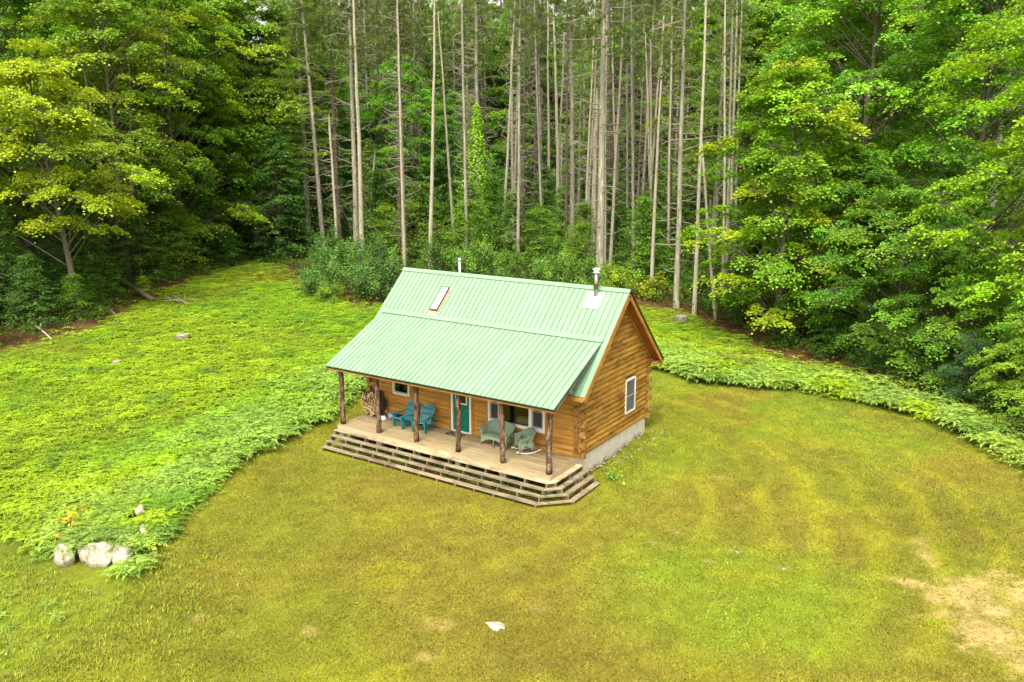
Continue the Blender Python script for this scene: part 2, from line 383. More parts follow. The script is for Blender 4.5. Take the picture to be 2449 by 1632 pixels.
DRY, OLIVE = np.array((0.210, 0.180, 0.022)), np.array((0.188, 0.195, 0.017))
GREEN, YELL = np.array((0.185, 0.250, 0.015)), np.array((0.275, 0.272, 0.017))
DIRT, LITTER = np.array((0.44, 0.32, 0.125)), np.array((0.105, 0.052, 0.024))
def lawn_colour(x, y):
    x = np.asarray(x, float); y = np.asarray(y, float)
    c = mixc(DRY, OLIVE, sstep(0.35, 0.65, fbm(x*0.22, y*0.22, 11)))
    # mowing arcs curving round the right side of the cabin
    rr = np.hypot(x-5.0, y+3.0)+.5*(fbm(x*.25, y*.25, 25)-.5); th = np.arctan2(y+3, x-5.0)
    band = .5+.5*np.sin(rr*3.7); band = band*(.35+.9*fbm(rr*.8, th*3.0, 21, 3)); band = .28+.45*band+.25*(fbm(x*.7, y*.7, 26)-.5)
    right = sstep(7, 12, x)*sstep(-9, -1, y+0.1*x)*sstep(22, 18, rr)
    c = mixc(c, YELL, sstep(0.50, 0.66, band)*right*0.6)
    gr = sstep(0.48, 0.66, fbm(x*0.17+3, y*0.17, 31))
    gr = np.maximum(gr, sstep(4.6, 1.5, np.hypot((x-17.6)*0.8, (y+4.5)*0.9))*0.8*fbm(x*0.5, y*0.5, 9)*1.8)
    gr = np.maximum(gr, sstep(3.4, 0.6, np.hypot(x-11.6, (y-3.0)*0.5))*0.75)
    c = mixc(c, GREEN, np.clip(gr, 0, 1)*(0.25+0.6*sstep(6, 15, x+0.3*y)))
    c = mixc(c, YELL, sstep(0.55, 0.72, fbm(x*0.45, y*0.45, 41))*0.55)
    dk = sstep(0.52, 0.72, fbm(x*0.12+7, y*0.3, 51)); c = c*(1-0.13*dk)[..., None]
    return c*(0.80+0.40*fbm(x*1.6, y*1.6, 61, 3))[..., None]*(0.75+0.46*fbm(x*4.5, y*3.2, 63, 3))[..., None]
def dirt_mask(x, y):
    # sandy worn track entering at the right, and bare spots
    u = (x-22.9)*0.80+(y+1.4)*(-0.60); v = (x-22.9)*0.60+(y+1.4)*0.80
    d = np.hypot(v/1.75, np.maximum(0, -u-0.2)/1.0)+np.abs(np.minimum(0, u))*0.12
    a = sstep(1.45, 0.35, d+(fbm(x*1.1, y*1.1, 71)-0.5)*1.7+(fbm(x*4, y*4, 73)-0.5)*1.3)
    tr = sstep(0.32, 0.05, np.abs((x-21.75)+0.18*(y-1.0)+0.3*np.sin(y*1.3)))*sstep(-0.4, 0.2, y)*sstep(2.2, 1.2, y)*0.7
    spots = sstep(0.78, 0.85, fbm(x*0.8, y*0.8, 81, 3))
    e = np.maximum(np.maximum(a, tr), spots*0.15)
    for (px, py, rx) in [(14.8,-2.0,.4),(16.8,-2.2,.35),(18.3,-2.4,.3),(16.3,-3.2,.25),(13.4,-8.2,.5),(12.2,-11.5,.5),(11.6,-10.2,.6),(17.2,-9.7,.5),(9.3,-12.2,.5),(14.4,2.6,.5),(6.4,-13.4,.6)]:
        e = np.maximum(e, sstep(1.0, 0.4, np.hypot((x-px)/rx, (y-py)/(rx*.55))+(fbm(x*3, y*3, 5)-0.5)*1.2)*0.4)
    return np.clip(e*(.42+.75*sstep(.3, .62, fbm(x*2.2, y*2.2, 75, 3))), 0, 1)

def build_ground():
    xs = np.concatenate([np.linspace(-700, -95, 22)[:-1], np.arange(-95, -12, 1.0), np.arange(-12, 30, 0.2), np.arange(30, 60, 1.0), np.linspace(60, 500, 18)])
    ys = np.concatenate([np.linspace(-300, -40, 12)[:-1], np.arange(-40, -22, 1.0), np.arange(-22, 22, 0.2), np.arange(22, 120, 1.0), np.linspace(120, 900, 24)])
    X, Y = np.meshgrid(xs, ys); x, y = X.ravel(), Y.ravel()
    wob = (fbm(x*0.5, y*0.5, 91, 3)-0.5)*0.9
    dl = sdist(LAWN, x, y)+wob*0.5
    dc = sdist(CLEAR, x, y)+wob*2.0
    z = ground(x, y)
    z = z-0.30*sstep(0.7, 0.1, np.maximum(np.maximum(0.3-x, x-9.8), np.maximum(0.3-y, y-5.5)))  # under the cabin
    c = lawn_colour(x, y)
    under = mixc(np.array((0.12, 0.20, 0.012)), np.array((0.13, 0.13, 0.02)), fbm(x*0.8, y*0.8, 95))
    c = mixc(c, under, sstep(-0.1, 0.35, dl))
    weed = sstep(3.5, 0.5, np.hypot((x-3.0)*0.7, (y+16.5)*0.55))
    c = mixc(c, lawn_colour(x, y)*np.array((0.95, 1.25, 0.9)), weed)
    lit = LITTER*(0.55+0.9*fbm(x*1.1, y*1.1, 97))[:, None]
    c = mixc(c, lit, sstep(-1.2, 0.8, dc))
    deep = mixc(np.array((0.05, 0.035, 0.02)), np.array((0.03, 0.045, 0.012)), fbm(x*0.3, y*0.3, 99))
    c = mixc(c, deep, sstep(3, 9, dc))  # floor colour darkens inward, the wood's shade painted into it
    c = mixc(c, DIRT*(0.8+0.4*fbm(x*2, y*2, 15))[:, None], dirt_mask(x, y)*sstep(0.3, -0.3, dl))
    nx, ny = len(xs), len(ys)
    i, j = np.meshgrid(np.arange(nx-1), np.arange(ny-1)); a = (j*nx+i).ravel()
    F = np.stack([a, a+1, a+nx+1, a+nx], 1)
    m, t, o = new_mat('ground_cover'); p = principled(t, o, 0.95, 0, 0.1)
    v = coords(t); n = noise(t, v, 9, 6, 0.7); n2 = noise(t, v, 34, 4, 0.7)
    cc = mul(t, attr(t), ramp(t, n, [(0.3, (0.70, 0.68, 0.66)), (0.7, (1.22, 1.22, 1.22))]))
    cc = mul(t, cc, ramp(t, n2, [(0.3, (0.66, 0.66, 0.66)), (0.66, (1.25, 1.25, 1.25))]))
    t.links.new(cc, p.inputs['Base Color']); bump(t, p, n2, 0.8, 0.05)
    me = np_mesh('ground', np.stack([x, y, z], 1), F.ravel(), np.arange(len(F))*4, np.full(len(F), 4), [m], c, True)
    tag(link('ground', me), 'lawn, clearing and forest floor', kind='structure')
build_ground()

# ------------------------------------------------------------------ the cabin
W, DP, P = 10.17, 5.89, 2.02
ZD, ZR, MP = 0.549, 6.41, 0.959
OG, OE = 0.486, 0.528
PE, ZPE, YJ, PL, PR = 2.28, 3.03, 1.17, 0.29, 0.257
def zmain(y): return ZR-MP*abs(y-DP/2)
ZJ = zmain(YJ); PS = (ZJ-ZPE)/(YJ+PE)
def zporch(y): return ZPE+PS*(y+PE)
rng = random.Random(5)

def build_cabin():
    cab = empty('log_cabin', (0, 0, 0))
    tag(cab, 'log cabin with pale green metal roof and long front porch in the clearing', 'cabin')
    # --- foundation
    f = MB(); f.box(0.0, W, 0.02, DP, -0.75, ZD-0.002)
    fo = f.build('foundation', M['concrete'], cab)
    # --- log walls
    def tint(lo=0.82, hi=1.12):
        k = rng.uniform(lo, hi); return (k, k*rng.uniform(0.96, 1.03), k*rng.uniform(0.9, 1.05))
    CH = 0.2
    def dlog(mb, axis, u0, u1, z, base, sgn, bulge, inner=0.15):
        """one D-shaped log course segment along axis; outer face at base, facing sgn"""
        prof = []
        for k in range(7):
            a = -math.pi/2+math.pi*k/6
            prof.append((base+sgn*bulge*math.cos(a)**0.7 if abs(math.cos(a)) > 1e-6 else base, z+CH/2+(CH/2-0.004)*math.sin(a)))
        prof += [(base-sgn*inner, z+CH-0.004), (base-sgn*inner, z+0.004)]
        if axis == 'x': poly = [(u0, b, h) for b, h in prof]; vec = (u1-u0, 0, 0)
        else: poly = [(b, u0, h) for b, h in prof]; vec = (0, u1-u0, 0)
        mb.prism(poly, vec)
    def cut(u0, u1, z, ops):
        segs = [(u0, u1)]
        for (a, b, z0, z1) in ops:
            if z+CH*0.5 > z0 and z+CH*0.5 < z1:
                n = []
                for s0, s1 in segs:
                    if b <= s0 or a >= s1: n.append((s0, s1)); continue
                    if a > s0: n.append((s0, a))
                    if b < s1: n.append((b, s1))
                segs = n
        return segs
    FO = [(1.30, 2.22, 1.55, 2.35), (4.36, 5.37, 0.5, 2.65), (6.16, 8.78, 1.15, 2.55)]
    front, back, gab, lef = MB(), MB(), MB(), MB()
    n = 14
    for k in range(n):
        z = ZD+k*CH
        ext = 0.20 if k % 2 == 0 else 0.0
        for s0, s1 in cut(0.02, W-0.02, z, FO):
            x = s0
            while x < s1-0.05:                          # butt joints along the course
                e = min(s1, x+rng.uniform(2.2, 4.2)); e = s1 if s1-e < 0.7 else e
                front.col = tint(); dlog(front, 'x', x, e, z, 0.0, -1, 0.018); x = e
        back.col = tint(); dlog(back, 'x', 0.02, W-0.02, z, DP, 1, 0.045)
        # interlocking corner ends: long-wall logs run past on even courses, gable logs on odd
        for xx, sg in ((W, 1), (0, -1)):
            if k % 2 == 0:
                L = rng.uniform(0.20, 0.26)
                for y0, ends in ((-0.01, front), (DP-0.15, back)):
                    ends.col = tint(0.8, 1.15); ends.mi = 1
                    x0, x1 = (xx+0.03, xx+L) if sg > 0 else (xx-L, xx-0.03)
                    ends.box(x0, x1, y0-0.012, y0+0.165, z+0.006, z+CH-0.01); ends.mi = 0
            else:
                L = rng.uniform(0.17, 0.22)
                for yy, s2 in ((0, -1), (DP, 1)):
                    ends = gab if sg > 0 else lef; ends.col = tint(0.7, 1.0); ends.mi = 1
                    y0, y1 = (yy-L, yy-0.016) if s2 < 0 else (yy+0.03, yy+L)
                    x0 = xx-0.15 if sg > 0 else xx-0.015
                    ends.box(x0, x0+0.165, y0, y1, z+0.006, z+CH-0.01); ends.mi = 0
    nz = int((ZR-0.22-ZD)/CH)
    for k in range(nz):
        z = ZD+k*CH
        zt = z+CH*0.75
        lo = max(0.0, DP/2-(ZR-0.16-zt)/MP); hi = min(DP, DP/2+(ZR-0.16-zt)/MP)
        if k < n: lo, hi = 0.0, DP
        if hi-lo < 0.1: continue
        for s0, s1 in cut(lo, hi, z, [(3.74, 4.69, 1.25, 2.65)]):
            y = s0
            while y < s1-0.05:
                e = min(s1, y+rng.uniform(1.6, 3.4)); e = s1 if s1-e < 0.6 else e
                gab.col = tint(0.74, 1.14); dlog(gab, 'y', y, e, z, W, 1, 0.06); y = e
        lef.col = tint(); dlog(lef, 'y', lo, hi, z, 0.0, -1, 0.05)
    wf = front.build('wall', [M['log_front'], M['log_end']], cab); wf['label'] = 'front log wall under the porch'
    back.build('wall', [M['log_front'], M['log_end']], cab)
    wg = gab.build('wall', [M['log_gable'], M['log_end']], cab); wg['label'] = 'gable end wall of rounded weathered logs'
    lef.build('wall', [M['log_gable'], M['log_end']], cab)
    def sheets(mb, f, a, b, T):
        """ribbed metal: sheets folded up along each edge, with the laps opened into slots so the rib lines read dark"""
        n = int((b-a)/.2286); wd = (b-a)/n; g = .0065  # slots between sheets stand in for shade along the ribs
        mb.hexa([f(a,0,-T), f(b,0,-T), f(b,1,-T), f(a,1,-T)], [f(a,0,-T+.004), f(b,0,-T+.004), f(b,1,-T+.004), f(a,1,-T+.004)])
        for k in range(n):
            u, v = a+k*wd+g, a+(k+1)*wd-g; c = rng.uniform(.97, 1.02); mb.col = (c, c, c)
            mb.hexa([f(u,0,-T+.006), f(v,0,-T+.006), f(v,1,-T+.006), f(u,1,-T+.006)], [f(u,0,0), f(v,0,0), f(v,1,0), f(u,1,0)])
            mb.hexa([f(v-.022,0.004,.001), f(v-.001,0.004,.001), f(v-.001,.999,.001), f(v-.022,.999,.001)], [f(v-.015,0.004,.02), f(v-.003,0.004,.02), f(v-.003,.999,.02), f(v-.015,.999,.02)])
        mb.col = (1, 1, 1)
    # --- main roof
    rf = MB(); und = MB(); T = 0.03
    x0, x1 = -OG, W+OG
    for s in (-1, 1):
        yr, ye = DP/2, (-OE if s < 0 else DP+OE)
        zr, ze = ZR, ZR-MP*(DP/2+OE)
        nrm = Vector((0, s*MP, 1)).normalized()
        def pt(x, t, off): 
            p = Vector((x, yr+(ye-yr)*t, zr+(ze-zr)*t))+nrm*off; return p
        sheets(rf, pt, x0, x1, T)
        und.hexa([pt(x0+.02,0,-0.16), pt(x1-.02,0,-0.16), pt(x1-.02,0.985,-0.16), pt(x0+.02,0.985,-0.16)], [pt(x0+.02,0,-T-.003), pt(x1-.02,0,-T-.003), pt(x1-.02,0.985,-T-.003), pt(x0+.02,0.985,-T-.003)])
    ro = rf.build('roof', M['roof'], cab); ro['label'] = 'steep main roof of pale green ribbed metal'
    und.build('soffit', M['soffit'], ro)
    rc = MB()
    for s in (-1, 1):
        d = Vector((0, s, -MP)).normalized(); nr = Vector((0, s*MP, 1)).normalized()
        a = Vector((x0-.01, DP/2, ZR+0.045)); b = Vector((x1+.01, DP/2, ZR+0.045)); q = d*0.18
        rc.hexa([a, b, b+q-nr*0.008, a+q-nr*0.008], [a+nr*.012, b+nr*.012, b+q+nr*.006, a+q+nr*.006])
    rc.build('ridge_cap', M['roof'], ro)
    # rake boards, metal edge and eave fascia
    rk = MB(); blk = MB()
    for xx in (x0+0.02, x1-0.02):
        for s in (-1, 1):
            ye = -OE if s < 0 else DP+OE; ze = ZR-MP*(DP/2+OE)
            out_ = 1 if xx > 5 else -1
            rk.bar((xx-0.0*out_, DP/2, ZR-0.17), (xx, ye-s*-0.0, ze-0.17), 0.045, 0.22, (0, 0, 1))
            if s > 0 and xx > 5: blk.bar((xx+out_*0.03, DP/2, ZR-0.045), (xx+out_*0.03, ye+0.01, ze-0.045), 0.02, 0.09)
    for ye, s in ((-OE, -1), (DP+OE, 1)):
        ze = ZR-MP*(DP/2+OE)
        rk.box(x0+0.05, x1-0.05, ye-0.02 if s < 0 else ye-0.005, ye+0.005 if s < 0 else ye+0.02, ze-0.20, ze-0.03)
    for xa, xb in ((W+0.05, x1-0.06), (x0+0.06, -0.05)):                     # boxed eave returns on the rear corners
        rk.box(xa, xb, DP-0.12, DP+OE-0.03, zmain(DP+OE)-0.19, zmain(DP+OE)-0.07)
    rk.build('rake_boards', M['trim_wood'], ro); blk.build('rake_edging', M['black'], ro)
    # inner gable trim under the soffit
    gt = MB()
    for s in (-1, 1):
        ye = -0.1 if s < 0 else DP+0.1
        gt.bar((W+0.075, DP/2, ZR-0.30), (W+0.075, ye, zmain(ye)-0.30), 0.03, 0.12)
    gt.build('gable_trim', M['trim_wood'], ro)
    # --- porch roof
    pr = MB(); pu = MB()
    x0, x1 = -PL, W+PR
    nrm = Vector((0, -PS, 1)).normalized()
    def pp(x, t, off): return Vector((x, YJ+(-PE-YJ)*t, ZJ+(ZPE-ZJ)*t+0.035))+nrm*off
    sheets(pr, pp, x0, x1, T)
    po = pr.build('porch_roof', M['roof'], cab); po['label'] = 'shallower pale green porch roof'
    pu.hexa([pp(x0+.03,0.03,-0.055), pp(x1-.03,0.03,-0.055), pp(x1-.03,0.985,-0.055), pp(x0+.03,0.985,-0.055)], [pp(x0+.03,0.03,-T-.003), pp(x1-.03,0.03,-T-.003), pp(x1-.03,0.985,-T-.003), pp(x0+.03,0.985,-T-.003)])
    pu.build('sheathing', M['soffit'], po)
    fl = MB()
    d1 = Vector((0, -1, -PS)).normalized(); d2 = Vector((0, 1, MP)).normalized()
    n2 = Vector((0, -MP, 1)).normalized()
    c0 = Vector((x0-0.01, YJ, ZJ+0.075)); c1 = Vector((x1+0.02, YJ, ZJ+0.075))
    fl.hexa([c0, c1, c1+d1*0.11, c0+d1*0.11], [c0+nrm*.012, c1+nrm*.012, c1+d1*0.11+nrm*.012, c0+d1*0.11+nrm*.012])
    fl.hexa([c0+d2*0.13, c1+d2*0.13, c1, c0], [c0+d2*0.13+n2*.012, c1+d2*0.13+n2*.012, c1+n2*.012, c0+n2*.012])
    fl.build('transition_flashing', M['roof'], po)
    pf = MB(); pf.box(x0+0.05, x1-0.04, -PE+0.045, -PE+0.08, ZPE-0.125, ZPE-0.028)
    pf.build('fascia', M['trim_wood'], po)
    pe = MB()                                                                # dark metal drip edge and grey end rafters
    pe.bar(pp(x1-0.012, 0.05, -0.05), pp(x1-0.012, 1.0, -0.05), 0.02, 0.06, nrm)
    pe.box(x0+.02, x1, -PE-0.004, -PE+0.035, ZPE-0.045, ZPE-0.012)
    pe.build('drip_edge', M['black'], po)
    rt = MB()
    xk = 0.15
    while xk < W:
        rt.bar(pp(xk, 0.12, -0.125), pp(xk, 0.97, -0.125), 0.05, 0.13, nrm); xk += 0.61
    rt.build('rafters', M['soffit'], po)
    er = MB(); er2 = MB(); er.bar(pp(x1-0.045, 0.06, -0.13), pp(x1-0.045, 0.985, -0.13), 0.035, 0.13, nrm); er2.bar(pp(x0+0.045, 0.06, -0.13), pp(x0+0.045, 0.985, -0.13), 0.035, 0.13, nrm)
    er.build('end_rafter', M['grey_board'], po); er2.build('end_rafter', M['grey_board'], po)
    rr = random.Random(8)
    be = MB(); be.smooth = True
    be.tube([(-0.15+k*(W+0.28)/12, -1.87+rr.uniform(-.012, .012), zporch(-1.87)-0.27) for k in range(13)], [rr.uniform(.075, .09) for k in range(13)], 9, True, rr, .05)
    be.build('porch_beam', M['bark'], po)
    le = MB(); le.smooth = True                                              # knotty log end sticking out by the eave
    zl = zporch(-1.0)-0.30
    le.tube([(W-0.6, -1.05, zl), (W+0.05, -1.05, zl), (W+0.17, -1.06, zl+.01), (W+0.26, -1.05, zl-.02)], [.09, .10, .115, .07], 9, True, rr, .22)
    le.build('log_end', M['grey_board'], po)
    # --- posts
    for k in range(6):
        bx = 0.136+k*1.983; by = -1.865
        top = zporch(by)-0.33
        pts, rad = [], []
        for i in range(12):
            t = i/11; pts.append((bx+rr.uniform(-.016, .016)+(.03*math.sin(k*2+t*3)), by+rr.uniform(-.012, .012), ZD+(top-ZD)*t))
            rad.append(rr.uniform(.084, .108)*(1.08-.12*t))
        pm = MB(); pm.smooth = True; g_ = rr.uniform(.8, 1.15); pm.col = (g_, g_, g_)
        pm.tube(pts, rad, 10, True, rr, .13)
        for q in range(3):                                                   # knots where limbs were cut
            i = rr.randrange(2, 10); a = rr.uniform(0, 6.28); c = Vector(pts[i])
            pm.tube([c, c+Vector((math.cos(a)*.115, math.sin(a)*.115, .03))], [.03, .018], 6)
        pm.build('post', M['bark'], cab)
    # --- deck and steps
    dk = MB(); y = -P; i = 0
    while y < -0.03:
        y2 = min(y+0.138, -0.02); xx = 0.0
        while xx < W-0.01:
            e = min(W, xx+rr.uniform(2.4, 4.8)); e = W if W-e < 1 else e
            k = rr.uniform(.86, 1.12); dk.col = (k, k*rr.uniform(.97, 1.01), k*rr.uniform(.93, 1.02))
            dk.box(xx+.002, e-.002, y, y2-.007, ZD-.035, ZD); xx = e
        y += 0.14
    dko = dk.build('deck', M['deck'], cab)
    sk = MB(); 
    xs_ = [0, 3.1, 5.28, 5.85, 8.0, W]
    for a, b in zip(xs_[:-1], xs_[1:]):
        k = 1.35 if abs(a-5.28) < .01 else rr.uniform(.9, 1.05); sk.col = (k, k*1.0, k*1.03)
        sk.box(a+.002, b-.002, -P-.012, -P-.045+.075, ZD-.17, ZD-.037)
    sk.col = (.95, .93, .9); sk.box(W-.03, W+.012, -P+.035, -0.02, ZD-.17, ZD-.037); sk.box(-.012, .03, -P+.035, -0.02, ZD-.17, ZD-.037)
    sk.build('skirt_board', M['skirt'], dko)
    jo = MB()
    for k in range(24):
        x = .1+k*.43; jo.box(x, x+.04, -P+.04, -.02, ZD-.2, ZD-.036)
    jo.build('joists', M['grey_board'], dko)
    for k in range(6):
        q = MB(); q.smooth = True; bx = 0.136+k*1.983
        q.tube([(bx, -1.86, -0.45), (bx, -1.86, ZD-.2)], .12, 12); q.build('pier', M['concrete'], dko)
    st = empty('stairs', (0, 0, 0)); st.parent = cab
    TZ = lambda k: ZD-.172*k
    for k in range(1, 5):
        o_ = .241*k; wd = .205; z1 = TZ(k); z0 = z1-.042
        t_ = MB(); inn = o_-wd
        tan = math.tan(math.pi/8)
        def ring(of, z): return [(0.0, -P-of, z), (W+of*0.0, -P-of, z), (W+of, -P+of*0.0, z), (W+of, -0.08, z)]
        A0, A1 = ring(o_, z0), ring(o_, z1); B0, B1 = ring(max(inn, 0.0), z0), ring(max(inn, 0.0), z1)
        if inn <= 0.05:
            B0 = [(0, -P-.013, z0), (W+.013, -P-.013, z0), (W+.013, -P-.013, z0), (W+.013, -.08, z0)]; B1 = [(x_, y_, z1) for x_, y_, _ in B0]
        for s in range(3):
            kk = rr.uniform(.85, 1.1)
            if k in (1,): kk *= 1.45
            t_.col = (kk, kk*.99, kk*.97)
            if s == 0:
                xb = [0]+sorted(rr.uniform(1.5, 8.5) for _ in range(2))+[1]
                xb = [0, rr.uniform(2.8, 3.6)/W, rr.uniform(6, 7)/W, 1]
                for u0, u1 in zip(xb[:-1], xb[1:]):
                    kk2 = kk*rr.uniform(.85, 1.12); t_.col = (kk2, kk2*.99, kk2*.97)
                    L = lambda Q, u: tuple(Vector(Q[0])*(1-u)+Vector(Q[1])*u)
                    e = .0015
                    t_.hexa([L(A0,u0+e), L(A0,u1-e), L(B0,u1-e), L(B0,u0+e)], [L(A1,u0+e), L(A1,u1-e), L(B1,u1-e), L(B1,u0+e)])
            else:
                t_.hexa([A0[s], A0[s+1], B0[s+1], B0[s]], [A1[s], A1[s+1], B1[s+1], B1[s]])
        tr_ = t_.build('tread', M['tread'], st)
    # saw-tooth stringers
    def stringer(org, dirv, w=.04, k0=.0):
        org = Vector((*org, 0)); d = Vector((*dirv, 0)); sl_ = d.length; s_ = Vector((-d.y, d.x, 0)).normalized()*w
        poly = []
        for k in range(1, 5):
            z1 = TZ(k)-.044
            poly.append((.241*(k-1)*1.0, z1)); poly.append((.241*k-.015, z1))
        poly.append((.241*4-.015, -.40)); poly.append((.241*3.1, -.40)); poly.append((0.0, ZD-.40))
        mb = MB(); kk = rr.uniform(.9, 1.3); mb.col = (kk*.62, kk*.60, kk*.57)  # darker than the treads: the gloom below them is put into the colour
        mb.prism([org-s_/2+d*u+Vector((0, 0, z)) for u, z in poly], s_)
        mb.build('stringer', M['tread'], st)
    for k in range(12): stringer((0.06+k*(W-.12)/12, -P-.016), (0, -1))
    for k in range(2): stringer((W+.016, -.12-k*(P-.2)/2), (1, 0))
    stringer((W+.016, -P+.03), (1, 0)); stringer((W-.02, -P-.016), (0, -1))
    # --- small window
    def window(name, plane, u0, u1, z0, z1, fw=.06, depth=.06):
        mb = MB(); 
        def bx(a, b, c, d, n0, n1):
            if plane == 'f': mb.box(a, b, -n1, -n0, c, d)
            else: mb.box(W+n0, W+n1, a, b, c, d)
        bx(u0, u1, z0, z0+fw, -.09, depth); bx(u0, u1, z1-fw, z1, -.09, depth)
        bx(u0, u0+fw, z0+fw, z1-fw, -.09, depth); bx(u1-fw, u1, z0+fw, z1-fw, -.09, depth)
        return mb.build(name, M['white'], cab)
    def pane(par, plane, u0, u1, z0, z1, off, mat, name='pane', th=.008):
        mb = MB()
        if plane == 'f': mb.box(u0, u1, -off, -off+th, z0, z1)
        else: mb.box(W+off-th, W+off, u0, u1, z0, z1)
        return mb.build(name, mat, par)
    def sash(par, plane, u0, u1, z0, z1, off, fw=.045, mat='grey_sash', th=.03):
        mb = MB()
        def bx(a, b, c, d):
            if plane == 'f': mb.box(a, b, -off, -off+th, c, d)
            else: mb.box(W+off-th, W+off, a, b, c, d)
        bx(u0, u1, z0, z0+fw); bx(u0, u1, z1-fw, z1); bx(u0, u0+fw, z0+fw, z1-fw); bx(u1-fw, u1, z0+fw, z1-fw)
        return mb.build('sash', M[mat], par)
    w1 = window('window', 'f', 1.31, 2.21, 1.60, 2.34, .045); w1['label'] = 'small white window near the firewood'
    sash(w1, 'f', 1.355, 2.165, 1.645, 2.295, .045, .07); pane(w1, 'f', 1.425, 2.095, 1.70, 2.25, .03, M['glass'])
    ca = MB(); ca.box(1.21, 1.308, -.04, -.0185, 1.5, 2.5); ca.box(2.212, 2.31, -.04, -.0185, 1.5, 2.5); ca.box(1.308, 2.212, -.04, -.0185, 1.5, 1.598)
    ca.build('casing', M['trim_wood'], w1)
    # --- triple window
    z0, z1 = 1.25, 2.52
    w2 = MB(); fw = .065
    w2.box(6.19, 8.75, -.07, .08, z0, z0+.13); w2.box(6.19, 8.75, -.07, .08, z1-fw, z1)
    w2.box(6.19, 6.19+fw, -.07, .08, z0+.13, z1-fw); w2.box(8.75-fw, 8.75, -.07, .08, z0+.13, z1-fw)
    w2.box(6.70, 6.78, -.07, .08, z0+.13, z1-fw); w2.box(8.05, 8.17, -.07, .08, z0+.13, z1-fw)
    w2 = w2.build('window', M['white'], cab); w2['label'] = 'wide triple window with two screened side sashes'
    for a, b in ((6.255, 6.70), (8.17, 8.685)):
        sash(w2, 'f', a, b, z0+.13, z1-fw, .05, .06); s2 = sash(w2, 'f', a+.06, b-.06, 2.02, 2.12, .045, .03)
        pane(w2, 'f', a+.06, b-.06, z0+.19, 2.02, .03, M['screen'], 'insect_screen'); pane(w2, 'f', a+.06, b-.06, 2.12, z1-fw-.06, .03, M['screen'])
    pane(w2, 'f', 6.78, 8.05, z0+.13, z1-fw, .03, M['glass'])
    ca = MB(); ca.box(6.10, 6.188, -.045, -.0185, 1.16, 2.7); ca.box(8.752, 8.84, -.045, -.0185, 1.16, 2.7); ca.box(6.188, 8.752, -.04, -.0185, 1.16, 1.248)
    ca.build('casing', M['trim_wood'], w2)
    # --- gable window
    w3 = window('window', 'g', 3.76, 4.67, 1.22, 2.63, .05, .075); w3['label'] = 'double hung window in the gable wall'
    sash(w3, 'g', 3.81, 4.62, 1.91, 2.58, .05, .04); sash(w3, 'g', 3.81, 4.62, 1.27, 1.95, .065, .045, 'grey_sash')
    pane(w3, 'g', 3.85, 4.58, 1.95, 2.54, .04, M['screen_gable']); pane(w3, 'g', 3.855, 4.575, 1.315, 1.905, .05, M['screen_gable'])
    # --- door
    dr = MB(); dr.box(4.46, 5.27, -.005, .04, .60, 2.62)
    for (a, b, c, d) in ((4.55, 4.83, .72, 1.16), (4.90, 5.18, .72, 1.16), (4.55, 4.83, 1.24, 1.56), (4.90, 5.18, 1.24, 1.56)):
        for q in ((a, b, c, c+.02), (a, b, d-.02, d), (a, a+.02, c+.02, d-.02), (b-.02, b, c+.02, d-.02)):
            dr.box(q[0], q[1], -.017, -.0052, q[2], q[3])
    door = dr.build('door', M['door'], cab); door['label'] = 'green front door with upper glass pane'
    wf_ = MB(); a, b, c, d = 4.58, 5.15, 1.72, 2.5
    for q in ((a, b, c, c+.05), (a, b, d-.05, d), (a, a+.05, c+.05, d-.05), (b-.05, b, c+.05, d-.05)): wf_.box(q[0], q[1], -.03, -.0055, q[2], q[3])
    wf_.build('window_frame', M['white'], door)
    pane(door, 'f', a+.05, b-.05, c+.05, d-.05, .016, mat_plain('door_glass', (0.03, 0.032, 0.012), 0.08, var=0.5, scale=3, spec=0.7))
    hn = MB(); hn.smooth = True; hn.tube([(5.19, -.006, 1.52), (5.19, -.06, 1.52)], [.014, .014], 8); hn.tube([(5.19, -.055, 1.52), (5.19, -.075, 1.52), (5.19, -.10, 1.52), (5.19, -.11, 1.52)], [.02, .032, .03, .01], 10)
    hn.build('handle', M['brass'], door)
    jb = MB(); jb.box(4.37, 4.458, -.05, .05, .56, 2.66); jb.box(5.272, 5.36, -.05, .05, .56, 2.66); jb.box(4.458, 5.272, -.06, .05, .552, .598)
    jb.build('door_frame', M['white'], door)
    cz = MB(); cz.box(4.27, 4.368, -.045, -.0185, .552, 2.75); cz.box(5.362, 5.46, -.045, -.0185, .552, 2.75); cz.build('casing', M['trim_wood'], door)
    # --- outlet
    ou = MB(); ou.box(.83, .93, -.06, -.019, .69, .80); ou.build('outlet', M['white'], cab)
    # --- skylight, stove pipe, vent
    def rpt(x, y, off): return Vector((x, y, zmain(y)))+Vector((0, -MP, 1)).normalized()*off
    def rbox(mb, xa, xb, ya, yb, o0, o1): mb.hexa([rpt(xa, ya, o0), rpt(xb, ya, o0), rpt(xb, yb, o0), rpt(xa, yb, o0)], [rpt(xa, ya, o1), rpt(xb, ya, o1), rpt(xb, yb, o1), rpt(xa, yb, o1)])
    sk_ = MB(); rbox(sk_, 2.18, 2.57, 1.46, 2.37, 0.0, .09)
    sky_ = sk_.build('skylight', M['bronze'], ro)
    g_ = MB(); rbox(g_, 2.215, 2.535, 1.50, 2.335, .091, .10); g_.build('pane', M['skyglass'], ro)
    r_ = MB(); rbox(r_, 2.16, 2.59, 1.27, 1.455, .012, .034); rbox(r_, 2.575, 2.64, 1.46, 2.38, .012, .034); r_.build('skylight_flashing', M['rust'], ro)
    fl_ = MB(); rbox(fl_, 9.03, 9.71, 2.20, 2.75, .02, .038)
